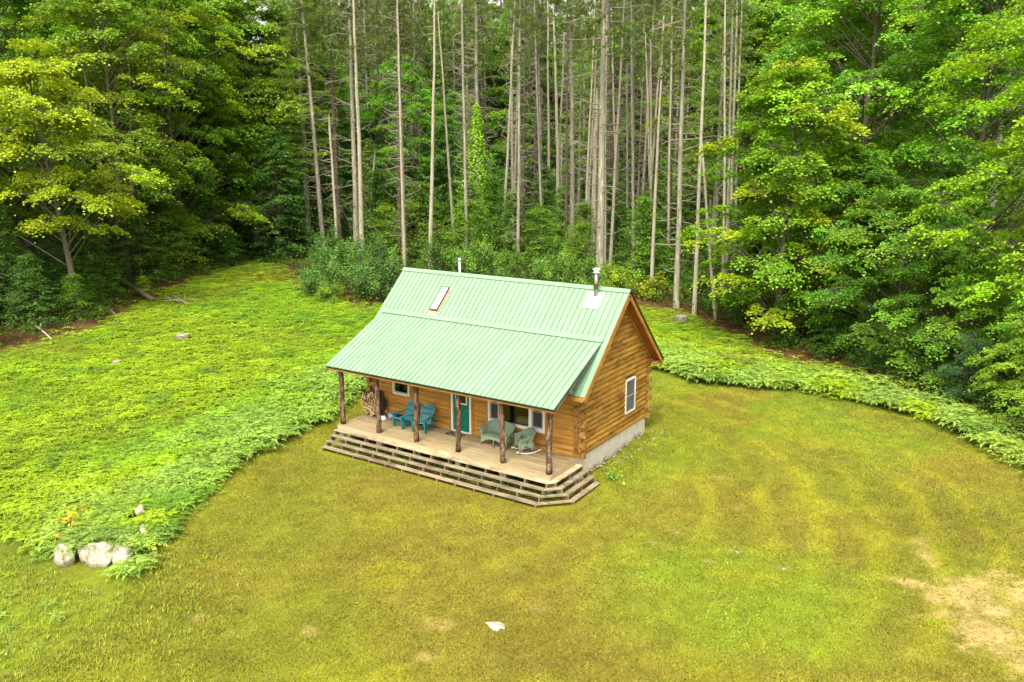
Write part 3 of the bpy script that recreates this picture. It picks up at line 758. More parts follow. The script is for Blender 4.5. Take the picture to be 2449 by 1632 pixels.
    q0 = [rpt(9.20, 2.32, .039), rpt(9.55, 2.32, .039), rpt(9.50, 2.70, .039), rpt(9.26, 2.70, .039)]
    q1 = [Vector((9.27, 2.44, zmain(2.44)+.12)), Vector((9.47, 2.44, zmain(2.44)+.12)), Vector((9.46, 2.64, zmain(2.64)+.1)), Vector((9.28, 2.64, zmain(2.64)+.1))]
    fl_.hexa(q0, q1)
    chm = empty('chimney', (0, 0, 0)); chm.parent = cab
    fl_.build('flashing', M['flash'], chm)
    cp_ = MB(); cp_.smooth = True; cx, cyy = 9.37, 2.62
    cp_.tube([(cx, cyy, zmain(cyy)-.02), (cx, cyy, 7.02)], .098, 20); cp_.tube([(cx, cyy, 6.35), (cx, cyy, 6.37)], .107, 20)
    cp_.build('pipe', M['steel'], chm)
    ct = MB(); ct.smooth = True
    ct.tube([(cx, cyy, 7.02), (cx, cyy, 7.05)], [.13, .13], 20); ct.tube([(cx, cyy, 7.05), (cx, cyy, 7.13)], [.10, .10], 20)
    ct.tube([(cx, cyy, 7.13), (cx, cyy, 7.155), (cx, cyy, 7.20), (cx, cyy, 7.215)], [.145, .15, .10, .02], 20)
    ct.build('rain_cap', M['flash'], chm)
    vp = MB(); vp.smooth = True; vp.tube([(1.70, 4.2, zmain(4.2)-.1), (1.70, 4.2, 6.78)], .05, 14); vp.tube([(1.70, 4.2, 6.76), (1.70, 4.2, 6.90)], [.068, .068], 14)
    vp.build('vent_pipe', M['pvc'], cab)
    # --- interior: floor, ceiling and posts behind the big window
    fi = MB(); fi.box(.16, W-.16, .16, DP-.16, ZD, ZD+.02); fi.box(.16, W-.16, .16, DP-.16, 3.15, 3.2)
    fi.build('interior_floor', M['floor_in'], cab)
    ip = MB(); ip.box(7.05, 7.2, 1.8, 1.95, ZD+.02, 3.15); ip.box(8.0, 8.12, 2.4, 2.52, ZD+.02, 3.15); ip.build('interior_posts', M['trim_wood'], cab)
build_cabin()

# ------------------------------------------------------------------ things on the porch
def adirondack(name, label, loc, rz):
    t = empty(name, loc, rz); tag(t, label, 'chair', 'teal adirondack chairs on the porch')
    w_ = .29                                                                  # faces -y
    for s in (-1, 1):
        m = MB(); x = s*w_; m.box(x-.02, x+.02, -.45, -.31, 0, .53); m.build('leg', M['teal'], t)
    sd_ = MB()
    for s in (-1, 1):
        x = s*(w_-.045)
        sd_.prism([(x-.018, -.44, .40), (x-.018, -.44, .28), (x-.018, .42, 0), (x-.018, .47, .0), (x-.018, .47, .08), (x-.018, .05, .26)][::-1], (.036, 0, 0))
    sd_.build('side_rails', M['teal'], t)
    st = MB()
    for k in range(6):
        y = -.47+k*.09; z = .41-.16*(k/5)
        st.bar((-w_-.01, y+.04, z), (w_+.01, y+.04, z), .08, .022, (0, .16/.45, 1))
    st.build('seat', M['teal_light'], t)
    bk = MB()
    for k in range(6):
        u = (k-2.5)/2.5; xb, xt = u*.21, u*.285; top = 1.02-.15*u*u
        zb, yb = .24, .07; tl = (top-zb)/(1.02-zb)
        yt = yb+(.36)*tl; wb, wt = .062, .086
        q = Vector((0, .36, .78)).normalized(); nn = Vector((0, -.78, .36)).normalized()*.02
        pts = [Vector((xb-wb/2, yb, zb)), Vector((xb+wb/2, yb, zb)), Vector((xt+wt/2, yt-.02, top-.05)), Vector((xt+wt*.25, yt, top)), Vector((xt-wt*.25, yt, top)), Vector((xt-wt/2, yt-.02, top-.05))]
        bk.prism(pts, nn)
    bk.build('backrest', M['teal_light'], t)
    br = MB(); br.bar((-.27, .215, .60), (.27, .215, .60), .03, .06); br.bar((-.3, .315, .82), (.3, .315, .82), .025, .05); br.build('back_braces', M['teal'], t)
    for s in (-1, 1):
        a = MB(); x = s*(w_+.03)
        a.prism([(x-.07, -.50, .53), (x+.07, -.50, .53), (x+.075, -.1, .53), (x+s*.0+.04, .33, .53), (x-.04, .33, .53), (x-.075, -.1, .53)], (0, 0, .024)); a.build('armrest', M['teal'], t)
        a2 = MB(); a2.bar((s*(w_+.0), .26, .53), (s*(w_-.02), .40, .03), .03, .06, (0, 1, 0)); a2.build('rear_support', M['teal'], t)
    return t
adirondack('adirondack_chair', 'teal adirondack chair nearer the firewood rack, angled to the left', (2.50, -.62, ZD), R(-14))
adirondack('adirondack_chair', 'teal adirondack chair nearer the green door', (3.42, -.60, ZD), R(8))

def wicker(name, label, cat, loc, rz, w, dep, backh, armh, seath, rockers):
    t = empty(name, loc, rz); tag(t, label, cat, 'sage green wicker porch seats')
    hw = w/2; n = 40; rows = 12
    # barrel shell: path from front of the left arm around the back to front of the right arm
    def path(u):
        a = u*2-1                                                            # -1..1
        L = dep+hw*1.1; s = abs(a)*L; sg = 1 if a >= 0 else -1
        if s < hw*.62: return Vector((sg*s, dep/2, 0)), 1-s/(hw*.62)*.10
        c = hw*.62; r_ = hw-c; arc = r_*math.pi/2
        if s < c+arc:
            th = (s-c)/r_; return Vector((sg*(c+r_*math.sin(th)), dep/2-r_+r_*math.cos(th), 0)), .90-.35*(th/(math.pi/2))
        y = dep/2-r_-(s-c-arc); return Vector((sg*hw, max(y, -dep/2), 0)), .55-.55*min(1, (s-c-arc)/(dep*.55))
    V = []; F = []
    for i in range(n+1):
        u = i/n; p, h = path(u)
        top = armh+(backh-armh)*max(0, h)**1.1
        outw = Vector((p.x, p.y*0.8, 0)); outw = outw.normalized() if outw.length > 1e-6 else Vector((0, 1, 0))
        for j in range(rows+1):
            v = j/rows; z = seath-.06+(top-seath+.06)*v
            V.append(p+outw*(.10*v*v)+Vector((0, 0, z)))
    for i in range(n):
        ua = (i+.5)/n; au = abs(ua*2-1)
        for j in range(rows):
            v = (j+.5)/rows
            if ((au-.60)/.075)**2+((v-.36)/.26)**2 < 1: continue                # arched opening between arm and back
            a = i*(rows+1)+j; F.append((a, a+rows+1, a+rows+2, a+1))
    mb = MB(); mb.smooth = True; mb.add(V, F)
    o = mb.build('backrest', M['wicker'], t)
    so_ = o.modifiers.new('thickness', 'SOLIDIFY'); so_.thickness = .03; so_.offset = 0
    rim = MB(); rim.smooth = True
    rim.tube([V[i*(rows+1)+rows] for i in range(n+1)], .024, 7); rim.build('rolled_rim', M['wicker'], t)
    se = MB(); sw = hw-.03
    se.hexa([(-sw, -dep/2-.04, seath-.07), (sw, -dep/2-.04, seath-.07), (sw*.94, dep/2-.03, seath-.07), (-sw*.94, dep/2-.03, seath-.07)],
            [(-sw, -dep/2-.04, seath), (sw, -dep/2-.04, seath), (sw*.94, dep/2-.03, seath-.01), (-sw*.94, dep/2-.03, seath-.01)])
    se.build('seat', M['wicker'], t)
    ap = MB(); K = 16
    for side in ('f', 'l', 'r'):
        for k in range(K):
            u0, u1 = k/K, (k+1)/K
            def arch(u): return seath-.07-.20*(abs(u*2-1)**2.2)-.03
            if side == 'f':
                xa, xb = -hw+w*u0, -hw+w*u1; y = -dep/2-.04
                ap.hexa([(xa, y-.014, arch(u0)), (xb, y-.014, arch(u1)), (xb, y+.014, arch(u1)), (xa, y+.014, arch(u0))], [(xa, y-.014, seath-.02), (xb, y-.014, seath-.02), (xb, y+.014, seath-.02), (xa, y+.014, seath-.02)])
            else:
                x = -hw if side == 'l' else hw; ya, yb = -dep/2+dep*u0*.9, -dep/2+dep*u1*.9
                ap.hexa([(x-.014, ya, arch(u0)), (x+.014, ya, arch(u0)), (x+.014, yb, arch(u1)), (x-.014, yb, arch(u1))], [(x-.014, ya, seath), (x+.014, ya, seath), (x+.014, yb, seath), (x-.014, yb, seath)])
    ap.build('apron', M['wicker'], t)
    legs = [(-hw, -dep/2-.03), (hw, -dep/2-.03), (-hw*.9, dep/2), (hw*.9, dep/2)]
    if not rockers: legs.append((0, -dep/2-.03))
    zb = .06 if rockers else 0.0
    for x, y in legs:
        l = MB(); l.smooth = True; l.tube([(x, y, armh if (y < 0 and x != 0) else seath), (x, y, seath-.1), (x*1.03, y+(-.02 if y < 0 else .08), zb)], [.022, .024, .019], 8); l.build('leg', M['wicker'], t)
    if rockers:
        for s in (-1, 1):
            r_ = MB(); r_.smooth = True; pts = []
            for k in range(13):
                a = -1+2*k/12; pts.append((s*hw*.97, .07+a*(dep/2+.24), .025+.11*a*a))
            r_.tube(pts, .024, 8); r_.build('rocker', M['rocker_white'], t)
    return t
wicker('wicker_loveseat', 'two seat sage green wicker settee below the triple window', 'settee', (6.93, -.44, ZD), R(-3), 1.14, .56, .86, .60, .40, False)
wicker('wicker_rocking_chair', 'single sage green wicker rocking chair on pale curved rockers', 'rocking chair', (8.16, -.50, ZD), R(-38), .58, .50, .86, .61, .42, True)

dm = MB(); dm.box(-.40, .40, -.21, .21, 0, .012); o = dm.build('doormat', M['mat']); o.location = (4.83, -.36, ZD+.002); o.rotation_euler = (0, 0, R(-3))
tag(o, 'dark doormat with pale pattern in front of the green door', 'doormat')

def firewood():
    cx, cy, cz, Rr = .52, -.60, ZD+.60, .54
    t = empty('firewood_rack', (cx, -.36, ZD)); tag(t, 'round black hoop rack of firewood at the porch corner', 'rack')
    for yy in (-.12, .12):
        m = MB(); m.smooth = True
        m.tube([(math.cos(a)*(Rr+.015), yy, .60+math.sin(a)*(Rr+.015)) for a in np.linspace(R(150), R(390), 40)], .011, 6); m.build('hoop', M['black'], t)
    for s in (-1, 1):
        m = MB(); m.tube([(s*.30, -.17, 0), (s*.30, .17, 0)], .012, 6); m.tube([(s*.30, -.12, 0), (s*.27, -.12, .19)], .012, 6); m.tube([(s*.30, .12, 0), (s*.27, .12, .19)], .012, 6); m.build('foot', M['black'], t)
    rr = random.Random(3); n = 0
    r0 = .052; row = 0; z = -Rr+r0*.8
    while z < Rr+.02:
        x = -Rr+(r0 if row % 2 else 0)
        while x < Rr:
            top = .50+.05*math.sin(x*9)
            if math.hypot(x, z) < Rr-.035 and z < top:
                rad = rr.uniform(.044, .066); k = rr.choice([3, 3, 4, 5]); a0 = rr.uniform(0, 6.28)
                m = MB(); L = rr.uniform(.40, .48); y0 = -.24+rr.uniform(-.03, .03)
                poly = [(x+rr.uniform(-.006, .006)+rad*math.cos(a0+2*math.pi*q/k), y0, z+rad*math.sin(a0+2*math.pi*q/k)) for q in range(k)]
                c = rr.uniform(.75, 1.2); m.col = (c, c*rr.uniform(.93, 1.02), c*rr.uniform(.85, 1.05))
                m.add(poly, [tuple(range(k))]); m.add([(p[0], p[1]+L, p[2]) for p in poly], [tuple(range(k))[::-1]])
                m.mi = 1; m.add(poly+[(p[0], p[1]+L, p[2]) for p in poly], [(q, (q+1) % k, k+(q+1) % k, k+q) for q in range(k)])
                o = m.build('firewood_log', [M['wood_end'], M['wood_bark']]); o.location = (cx, -.36, cz)
                tag(o, 'split log with pale cut end stacked in the round rack', 'firewood', 'split firewood in the round rack'); n += 1
            x += r0*2*.98
        z += r0*1.72; row += 1
    # bark slabs laid over the top of the pile
    for k in range(5):
        x = -.30+k*.14; zt = cz+math.sqrt(max(0, .50**2-x*x))*.9+.02
        m = MB(); m.bar((x-.09, 0, 0), (x+.07, 0, .05-.02*k), .46, .03); o = m.build('bark_slab', M['wood_bark']); o.location = (cx, -.36, zt+.02)
        tag(o, 'dark bark slab laid over the top of the firewood pile', 'bark', 'bark slabs covering the firewood')
firewood()

def lump(name, label, cat, loc, size, mat, seed, sub=3, amp=.25):
    import bmesh
    bm = bmesh.new(); bmesh.ops.create_icosphere(bm, subdivisions=sub, radius=1.0)
    rr = np.random.default_rng(seed); cuts = [(n_/np.linalg.norm(n_), d_) for n_, d_ in zip(rr.normal(0, 1, (7, 3)), rr.uniform(.62, .92, 7))] if 'stone' in name or name in ('boulder', 'cobble') else []
    rough = .05 if cuts else 0; ph = rr.uniform(0, 6, (6, 3)); fr = rr.uniform(.8, 2.6, (6, 3))
    for v in bm.verts:
        p = np.array(v.co); d = sum(math.sin(float(p@fr[i])*1.3+ph[i, 0])/(1+i*.5) for i in range(6))/2.2
        q = p*(1+amp*d)
        for pn, pd in cuts:
            e = float(q@pn)-pd
            if e > 0: q = q-pn*e*.82
        q = q*(1+rough*(math.sin(q[0]*17+ph[0, 1])*math.sin(q[1]*15+ph[1, 1])*math.sin(q[2]*16+ph[2, 1]))); q[2] = max(q[2], -.75)
        v.co = (q[0]*size[0], q[1]*size[1], q[2]*size[2])
    for f in bm.faces: f.smooth = True
    me = bpy.data.meshes.new(name); bm.to_mesh(me); bm.free(); me.materials.append(mat)
    o = link(name, me); o.location = loc; tag(o, label, cat); return o
lump('shoe', 'white sneaker lying on the deck by the firewood', 'shoe', (1.22, -.58, ZD+.065), (.15, .08, .085), M['cloth_white'], 4)
lump('shoe', 'white sneaker behind the nearer one by the firewood', 'shoe', (1.08, -.44, ZD+.06), (.13, .08, .08), M['cloth_white'], 6)
lump('bag', 'blue and white cloth bag against the wall left of the teal chairs', 'bag', (1.42, -.36, ZD+.13), (.13, .11, .17), M['cloth_blue'], 7)
lump('bag', 'black bag on the deck beside the first teal chair', 'bag', (1.70, -.24, ZD+.12), (.25, .16, .16), M['cloth_black'], 8)

pq = MB(); pq.smooth = True
pq.tube([(0, -.005, 0), (0, -.035, 0)], [.30, .30], 24); o = pq.build('wall_plaque', M['plaque']); o.location = (5.78, -.02, 2.32); o.scale = (1.0, 1, .62)
tag(o, 'dark oval plaque hung on the log wall right of the door', 'plaque')

def sofa():
    t = empty('sofa', (7.85, .50, ZD+.02), 0); tag(t, 'cream upholstered sofa seen through the big front window', 'sofa')
    a = MB(); a.box(-.55, .55, -.1, .7, .10, .45); a.build('seat', M['sofa'], t)
    b = MB(); b.smooth = False; b.hexa([(-.6, -.26, .1), (.6, -.26, .1), (.6, -.08, .1), (-.6, -.08, .1)], [(-.55, -.30, 1.0), (.58, -.30, 1.0), (.58, -.10, 1.03), (-.55, -.10, 1.03)]); o = b.build('backrest', M['sofa'], t)
    bv = o.modifiers.new('round', 'BEVEL'); bv.width = .07; bv.segments = 4
    for s in (-1, 1):
        c = MB(); c.box(s*.65-.09, s*.65+.09, -.2, .7, .1, .62); c.build('armrest', M['sofa'], t)
sofa()

# ------------------------------------------------------------------ rocks, stumps, logs on the ground
def on(x, y, dz=0): return (x, y, gz(x, y)+dz)
lump('boulder', 'leftmost pale boulder of the row at the fern edge, mossy on its face', 'boulder', on(.66, -13.75, .17), (.38, .32, .42), M['rock'], 11, 4, .22)
lump('boulder', 'low white boulder between the mossy one and the largest one', 'boulder', on(1.0, -13.25, .14), (.38, .26, .26), M['rock'], 12, 4, .22)
lump('boulder', 'largest pale boulder of the row at the fern edge', 'boulder', on(1.52, -13.15, .18), (.54, .36, .46), M['rock'], 13, 4, .24)
lump('boulder', 'rounded boulder at the lawn end of the row, half hidden by ferns', 'boulder', on(2.05, -12.82, .16), (.38, .32, .36), M['rock'], 14, 4, .22)
lump('boulder', 'single boulder among ferns just behind the row', 'boulder', on(1.16, -11.5, .16), (.20, .17, .24), M['rock'], 15, 4, .22)
lump('boulder', 'small pale boulder deepest in the ferns near the lawn', 'boulder', on(-.24, -10.75, .24), (.17, .15, .2), M['rock'], 16, 4, .22)
lump('flat_stone', 'flat white rock set in the lawn before the cabin', 'stone', on(12.98, -9.47, .02), (.27, .17, .05), M['slab'], 17, 3, .4)
for i, (x, y, s, l) in enumerate([(14.83, -2.01, .11, 'small pale stone in the lawn nearest the steps'), (16.82, -2.17, .12, 'small pale stone in the lawn midway to the sandy patch'), (18.29, -2.44, .10, 'small pale stone in the lawn nearest the sandy patch')]):
    lump('flat_stone', l, 'stone', on(x, y, .01), (s, s*.55, .03), M['cobble'], 20+i, 3, .3)
rs = random.Random(12)
STN = [(10.39,5.71),(10.31,5.05),(10.25,4.64),(10.23,3.88),(10.27,3.29),(10.15,2.18),(10.2,1.47),(10.16,1.05),(10.85,5.89),(10.87,4.92),(10.77,4.37),(10.82,3.53),(10.86,2.69),(10.71,2.21),(10.29,2.53),(10.22,1.25)]
for (x, y) in STN:
    for q in range(3):
        a = x+rs.uniform(-.09, .09)+.12; b = y+rs.uniform(-.22, .22); s = rs.uniform(.045, .10)
        o = lump('cobble', 'tan cobble lying in the rough rows beside the foundation', 'stone', on(a, b, s*.2), (s*rs.uniform(.9, 1.4), s, s*.7), M['cobble'], rs.randrange(999), 2, .25)
        o['group'] = 'cobbles along the foundation'
def stump(label, x, y, r, h):
    t = empty('tree_stump', on(x, y, -.05)); tag(t, label, 'stump'); rr = random.Random(int(x*7))
    m = MB(); m.smooth = True; n = 14; rad = [r*1.35, r*1.05, r]
    m.tube([(0, 0, 0), (0, 0, h*.5), (0, 0, h)], rad, n, True, rr, .14); m.build('bark', M['maple_bark'], t)
    c = MB(); c.tube([(0, 0, h+.001), (0, 0, h+.03)], [r*.95, r*.9], n, True, rr, .08); o = c.build('cut_top', M['pine_bark'], t)
stump('weathered cut stump in the ferns behind the right gable', 3.94, 25.55, .42, .42)
stump('low grey stump in the middle of the left fern clearing', -19.99, 4.8, .40, .36)
stump('small rotten stump in the fern clearing left of the cabin', -18.84, -.2, .25, .26)

def pole(name, label, cat, pts, rad, mat='pale_bark', branches=0, seed=1):
    rr = random.Random(seed); m = MB(); m.smooth = True; m.tube(pts, rad, 9, True, rr, .06)
    for k in range(branches):
        i = rr.randrange(1, len(pts)-1); c = Vector(pts[i]); d = Vector((rr.uniform(-1, 1), rr.uniform(-1, 1), rr.uniform(.2, 1))).normalized()
        m.tube([c, c+d*rr.uniform(.3, .9)], [.03, .01], 5)
    o = m.build(name, M[mat]); tag(o, label, cat); return o
def gpts(a, b, lift, n=6):
    r_ = []
    for i in range(n):
        t = i/(n-1); x, y = a[0]+(b[0]-a[0])*t, a[1]+(b[1]-a[1])*t
        r_.append((x, y, gz(x, y)+lift+.25*math.sin(t*math.pi)*lift))
    return r_
pole('fallen_log', 'long grey fallen trunk sloping out of the woods at left', 'log', gpts((-39.6, 12.4), (-30.2, 9.6), .35), [.22, .21, .2, .19, .18, .16], 'maple_bark', 4, 3)
pole('fallen_branch', 'pale bleached stick lying at the far left fern edge', 'branch', gpts((-31.0, 1.4), (-26.1, .1), .35), [.07, .07, .065, .06, .05, .04], 'pale_bark', 2, 4)
for i, (a, b, l) in enumerate([((-31.5, 6.8), (-28.2, 5.6), 'thin stick on brown litter in front of the maple trunk'), ((-30.8, 11.6), (-27.4, 10.4), 'upper stick of the brush pile past the fallen trunk'), ((-30.4, 10.5), (-27.2, 10.6), 'lower stick of the brush pile past the fallen trunk'), ((-29.4, 10.0), (-27.8, 12.0), 'bent stick crossing the brush pile past the fallen trunk'), ((-35.2, 9.5), (-33.4, 8.3), 'short broken stick between the maple trunk and the fallen trunk')]):
    pole('fallen_branch', l, 'branch', gpts(a, b, .2), [.05, .045, .04, .04, .035, .025], 'dead_twig', 1, 9+i)

# ------------------------------------------------------------------ vegetation: leaf clouds
def unit(v): return v/np.maximum(np.linalg.norm(v, axis=-1, keepdims=True), 1e-9)
def leaf_quads(Pc, size, rg, up, spread=0.55, aspect=0.8, droop=0.25):
    """kite-shaped leaves at Pc lying roughly square to the 'up' vectors"""
    n = len(Pc)
    nr = unit(up+rg.normal(0, spread, (n, 3)))
    a = rg.uniform(0, 2*np.pi, n); d = np.stack([np.cos(a), np.sin(a), np.full(n, -droop)], 1)
    d = unit(d-nr*np.sum(d*nr, 1, keepdims=True)); s = np.cross(nr, d)
    L = (size*rg.uniform(.7, 1.3, n))[:, None]
    mid = Pc+d*L*0.45
    V = np.stack([Pc, mid+s*L*aspect*.5, Pc+d*L, mid-s*L*aspect*.5], 1)
    return V.reshape(-1, 3)
def tubes_np(segs, n=4):
    """segs: list of (points, radii) -> V, quad faces"""
    V = []; F = []; b = 0
    for pts, rad in segs:
        pts = np.asarray(pts, float); k = len(pts)
        t = unit(np.gradient(pts, axis=0)); ref = np.array([0, 0, 1.0]) if abs(t[0, 2]) < .9 else np.array([1.0, 0, 0])
        r = unit(np.cross(t, ref)); u = np.cross(t, r)
        a = np.arange(n)*2*np.pi/n
        ring = pts[:, None]+(r[:, None]*np.cos(a)[None, :, None]+u[:, None]*np.sin(a)[None, :, None])*np.asarray(rad)[:, None, None]
        V.append(ring.reshape(-1, 3)); i = np.arange(k-1)[:, None]*n; q = np.arange(n)[None]
        f = np.stack([i+q, i+(q+1) % n, i+n+(q+1) % n, i+n+q], -1).reshape(-1, 4)+b
        F.append(f); b += k*n
    return np.concatenate(V), np.concatenate(F)
def tubes_mesh(name, groups, mats):
    Vs, Fs, Ms, b = [], [], [], 0
    for mi, (segs, n) in enumerate(groups):
        if not segs: continue
        V, F = tubes_np(segs, n); Vs.append(V); Fs.append(F+b); b += len(V); Ms.append(np.full(len(F), mi))
    V, F = np.concatenate(Vs), np.concatenate(Fs)
    me = np_mesh(name, V, F.ravel(), np.arange(len(F))*4, np.full(len(F), 4), mats, None, True)
    me.polygons.foreach_set('material_index', np.concatenate(Ms).astype(np.int32)); return me

def vary(base, n, rg, val=.16, hue=.10):
    c = np.asarray(base)[None]*np.exp(rg.normal(0, val, (n, 1)))
    h = rg.normal(0, hue, n); c = c*np.stack([1+h, np.ones(n), 1-h*.5], 1); return np.clip(c, .002, .9)

def make_maple(seed, H, hb, Rm, boughs, leaf, base, accent=None, acc=0.0, bough_r=1.35, per=7, npl=64, trunk_r=.3, lean=(0, 0), shape=.55, bark='maple_bark', fork=False):
    rg = np.random.default_rng(seed)
    # trunk
    k = 9; t = np.linspace(0, 1, k)
    tp = np.stack([lean[0]*t**1.3+rg.normal(0, .10, k)*t, lean[1]*t**1.3+rg.normal(0, .10, k)*t, t*H*.86-.3], 1)
    tr = trunk_r*(1.25*np.exp(-t*14)*.5+1-.86*t)
    big = [(tp, tr)]; small = []; twig = []
    def trunk_at(z):
        q = np.clip((z+.3)/(H*.86), 0, 1); return np.array([np.interp(q, t, tp[:, i]) for i in range(3)])
    if fork:
        for s in (1, -1):
            z0 = H*.16; p0 = trunk_at(z0); p1 = p0+np.array([s*1.2, .4*s, H*.2]); p2 = p1+np.array([s*.6, .2*s, H*.35])
            big.append((np.array([p0, (p0+p1)/2+np.array([.2*s, 0, -.1]), p1, p2]), np.array([.7, .6, .5, .2])*trunk_r))
    P_, U_, C_ = [], [], []
    ga = 2.39996
    lob = rg.uniform(0, 6.28, 4)
    for b in range(boughs):
        tt = ((b+.5)/boughs)**.9
        z = hb+(H-hb)*tt
        prof = max(.05, (math.sin(math.pi*min(1, .18+tt*.86)))**shape)
        az = b*ga+rg.normal(0, .35)
        lobe = 1+.22*math.sin(2*az+lob[0]+z*.35)+.14*math.sin(3*az+lob[1]-z*.6)
        rad = Rm*prof*lobe*math.sqrt(rg.uniform(.30, 1.0))
        ax = trunk_at(z*.9)
        c = np.array([ax[0]+rad*math.cos(az), ax[1]+rad*math.sin(az), z+rg.normal(0, .4)])
        # limb
        zs = max(hb*.55, z-rad*rg.uniform(.5, .95)-.3); p0 = trunk_at(zs)
        midp = p0*.45+c*.55+np.array([0, 0, .12*rad])
        r0 = trunk_r*(.10+.05*rad/Rm)+.012
        small.append((np.array([p0, midp, c]), np.array([r0, r0*.6, .014])))
        outd = np.array([math.cos(az), math.sin(az), 0]); tan_ = np.array([-math.sin(az), math.cos(az), 0])
        tilt = -.28 if tt < .75 else -.1
        br = bough_r*rg.uniform(.75, 1.25)
        bc = vary(base, 1, rg, .17, .07)[0]
        if accent is not None and rg.uniform() < acc: bc = bc*.35+np.asarray(accent)*.65
        for s in range(per):
            e = rg.uniform(-1, 1, 2); e = e/max(1, np.hypot(*e))
            sc = c+outd*e[0]*br+tan_*e[1]*br*1.15+np.array([0, 0, tilt*e[0]*br+rg.normal(0, .19)])
            sr = br*rg.uniform(.40, .62); n = int(npl*rg.uniform(.7, 1.3))
            q = rg.normal(0, .45, (n, 2)); d2 = np.hypot(q[:, 0], q[:, 1])
            pts = sc[None]+outd*q[:, :1]*sr+tan_*q[:, 1:]*sr
            pts[:, 2] += -.42*sr*d2**2+rg.normal(0, .10, n)*sr*1.0+tilt*q[:, 0]*sr
            upv = np.stack([outd[0]*d2*.5, outd[1]*d2*.5, np.ones(n)], 1)
            P_.append(pts); U_.append(upv); C_.append(vary(bc*math.exp(rg.normal(0, .10)), n, rg, .12, .05))
            twig.append((np.array([c, (c+sc)/2+np.array([0, 0, -.05]), sc]), np.array([.016, .012, .006])))
    P_, U_, C_ = np.concatenate(P_), np.concatenate(U_), np.concatenate(C_)
    V = leaf_quads(P_, leaf, rg, U_, .40, .85)
    crown = quads_mesh('maple_crown', V, [M['leaf']], np.repeat(C_, 4, 0))
    trunk = tubes_mesh('maple_trunk', [(big, 9), (small, 5), (twig, 3)], [M[bark]]*3)
    return {'trunk': trunk, 'crown': crown}

def make_layered(seed, H, Rm, leaf, base, hb=.2, layers=22, per=9, npl=40, taper=.8, trunk_r=.08, flat=.10, bark='stem', mat='leaf', aspect=.6, spr=.42):
    """understory beech or hemlock: flat drooping sprays all the way down"""
    rg = np.random.default_rng(seed); twig = []; P_, U_, C_ = [], [], []
    off = rg.normal(0, .06*H*.3, 2)
    for L in range(layers):
        t = (L+.5)/layers; z = hb+(H-hb)*t
        rr_ = Rm*((1-t)**taper)*rg.uniform(.72, 1.12)+.12
        for k in range(per):
            az = rg.uniform(0, 2*np.pi); rad = rr_*math.sqrt(rg.uniform(.12, 1))
            o = np.array([math.cos(az), math.sin(az), 0]); tn = np.array([-o[1], o[0], 0])
            c = o*rad+np.array([off[0]*t, off[1]*t, z-.16*rad+rg.normal(0, .12)])
            sr = spr*rg.uniform(.7, 1.4)*(1+.25*Rm/2); n = int(npl*rg.uniform(.7, 1.3))
            q = rg.normal(0, .5, (n, 2))
            pts = c+o*q[:, :1]*sr*1.35+tn*q[:, 1:]*sr*.85; pts[:, 2] += -.22*q[:, 0]*sr+rg.normal(0, flat, n)*sr-.2*sr*q[:, 1]**2
            bc = vary(base, 1, rg, .20, .06)[0]
            P_.append(pts); U_.append(np.tile([o[0]*.25, o[1]*.25, 1.0], (n, 1))); C_.append(vary(bc, n, rg, .12, .05))
            twig.append((np.array([[off[0]*t, off[1]*t, z], c*.5+np.array([off[0]*t, off[1]*t, z])*.5+np.array([0, 0, .03]), c]), np.array([.016, .012, .005])))
    P_, U_, C_ = np.concatenate(P_), np.concatenate(U_), np.concatenate(C_)
    V = leaf_quads(P_, leaf, rg, U_, .30, aspect)
    tp = np.array([[0, 0, -.2], [off[0]*.5, off[1]*.5, H*.5], [off[0], off[1], H*.97]])
    return {'trunk': tubes_mesh('sapling_trunk', [([(tp, np.array([trunk_r, trunk_r*.7, .01]))], 7), (twig, 3)], [M[bark]]*2),
            'crown': quads_mesh('sapling_crown', V, [M[mat]], np.repeat(C_, 4, 0))}

def make_shrub(seed, H, Rm, leaf, base, lobes=30, npl=150):
    rg = np.random.default_rng(seed); P_, U_, C_, st = [], [], [], []
    for k in range(lobes):
        az = rg.uniform(0, 6.28); rad = Rm*math.sqrt(rg.uniform(0, 1))*rg.uniform(.6, 1.1); z = H*rg.uniform(.12, 1.0)*(1-.45*(rad/Rm)**2)*rg.uniform(.75, 1.12)
        c = np.array([rad*math.cos(az), rad*math.sin(az), z]); lr = np.array([1, 1, .9])*Rm*rg.uniform(.16, .34)
        n = int(npl*rg.uniform(.6, 1.3)); q = rg.normal(0, .55, (n, 3)); pts = c+q*lr
        bc = vary(base, 1, rg, .20, .08)[0]
        P_.append(pts); U_.append(q*.5+np.array([0, 0, .8])); C_.append(vary(bc, n, rg, .16, .05))
        top = c+np.array([rg.normal(0, .12), rg.normal(0, .12), lr[2]*rg.uniform(1.1, 2.2)]); m = 26                # a leafy shoot
        u = rg.uniform(0, 1, (m, 1)); P_.append(c*(1-u)+top*u+rg.normal(0, .09, (m, 3))); U_.append(np.tile([0, 0, 1.0], (m, 1))+rg.normal(0, .4, (m, 3))); C_.append(vary(bc*1.1, m, rg, .15, .05))
        st.append((np.array([[rad*.25*math.cos(az), rad*.25*math.sin(az), -.1], c*.6, top]), np.array([.03, .02, .006])))
    P_, U_, C_ = np.concatenate(P_), np.concatenate(U_), np.concatenate(C_)
    P_[:, 2] = np.maximum(P_[:, 2], .05)
    return {'stems': tubes_mesh('shrub_stems', [(st, 4)], [M['stem']]), 'foliage': quads_mesh('shrub_foliage', leaf_quads(P_, leaf, rg, U_, .5, .7), [M['leaf']], np.repeat(C_, 4, 0))}

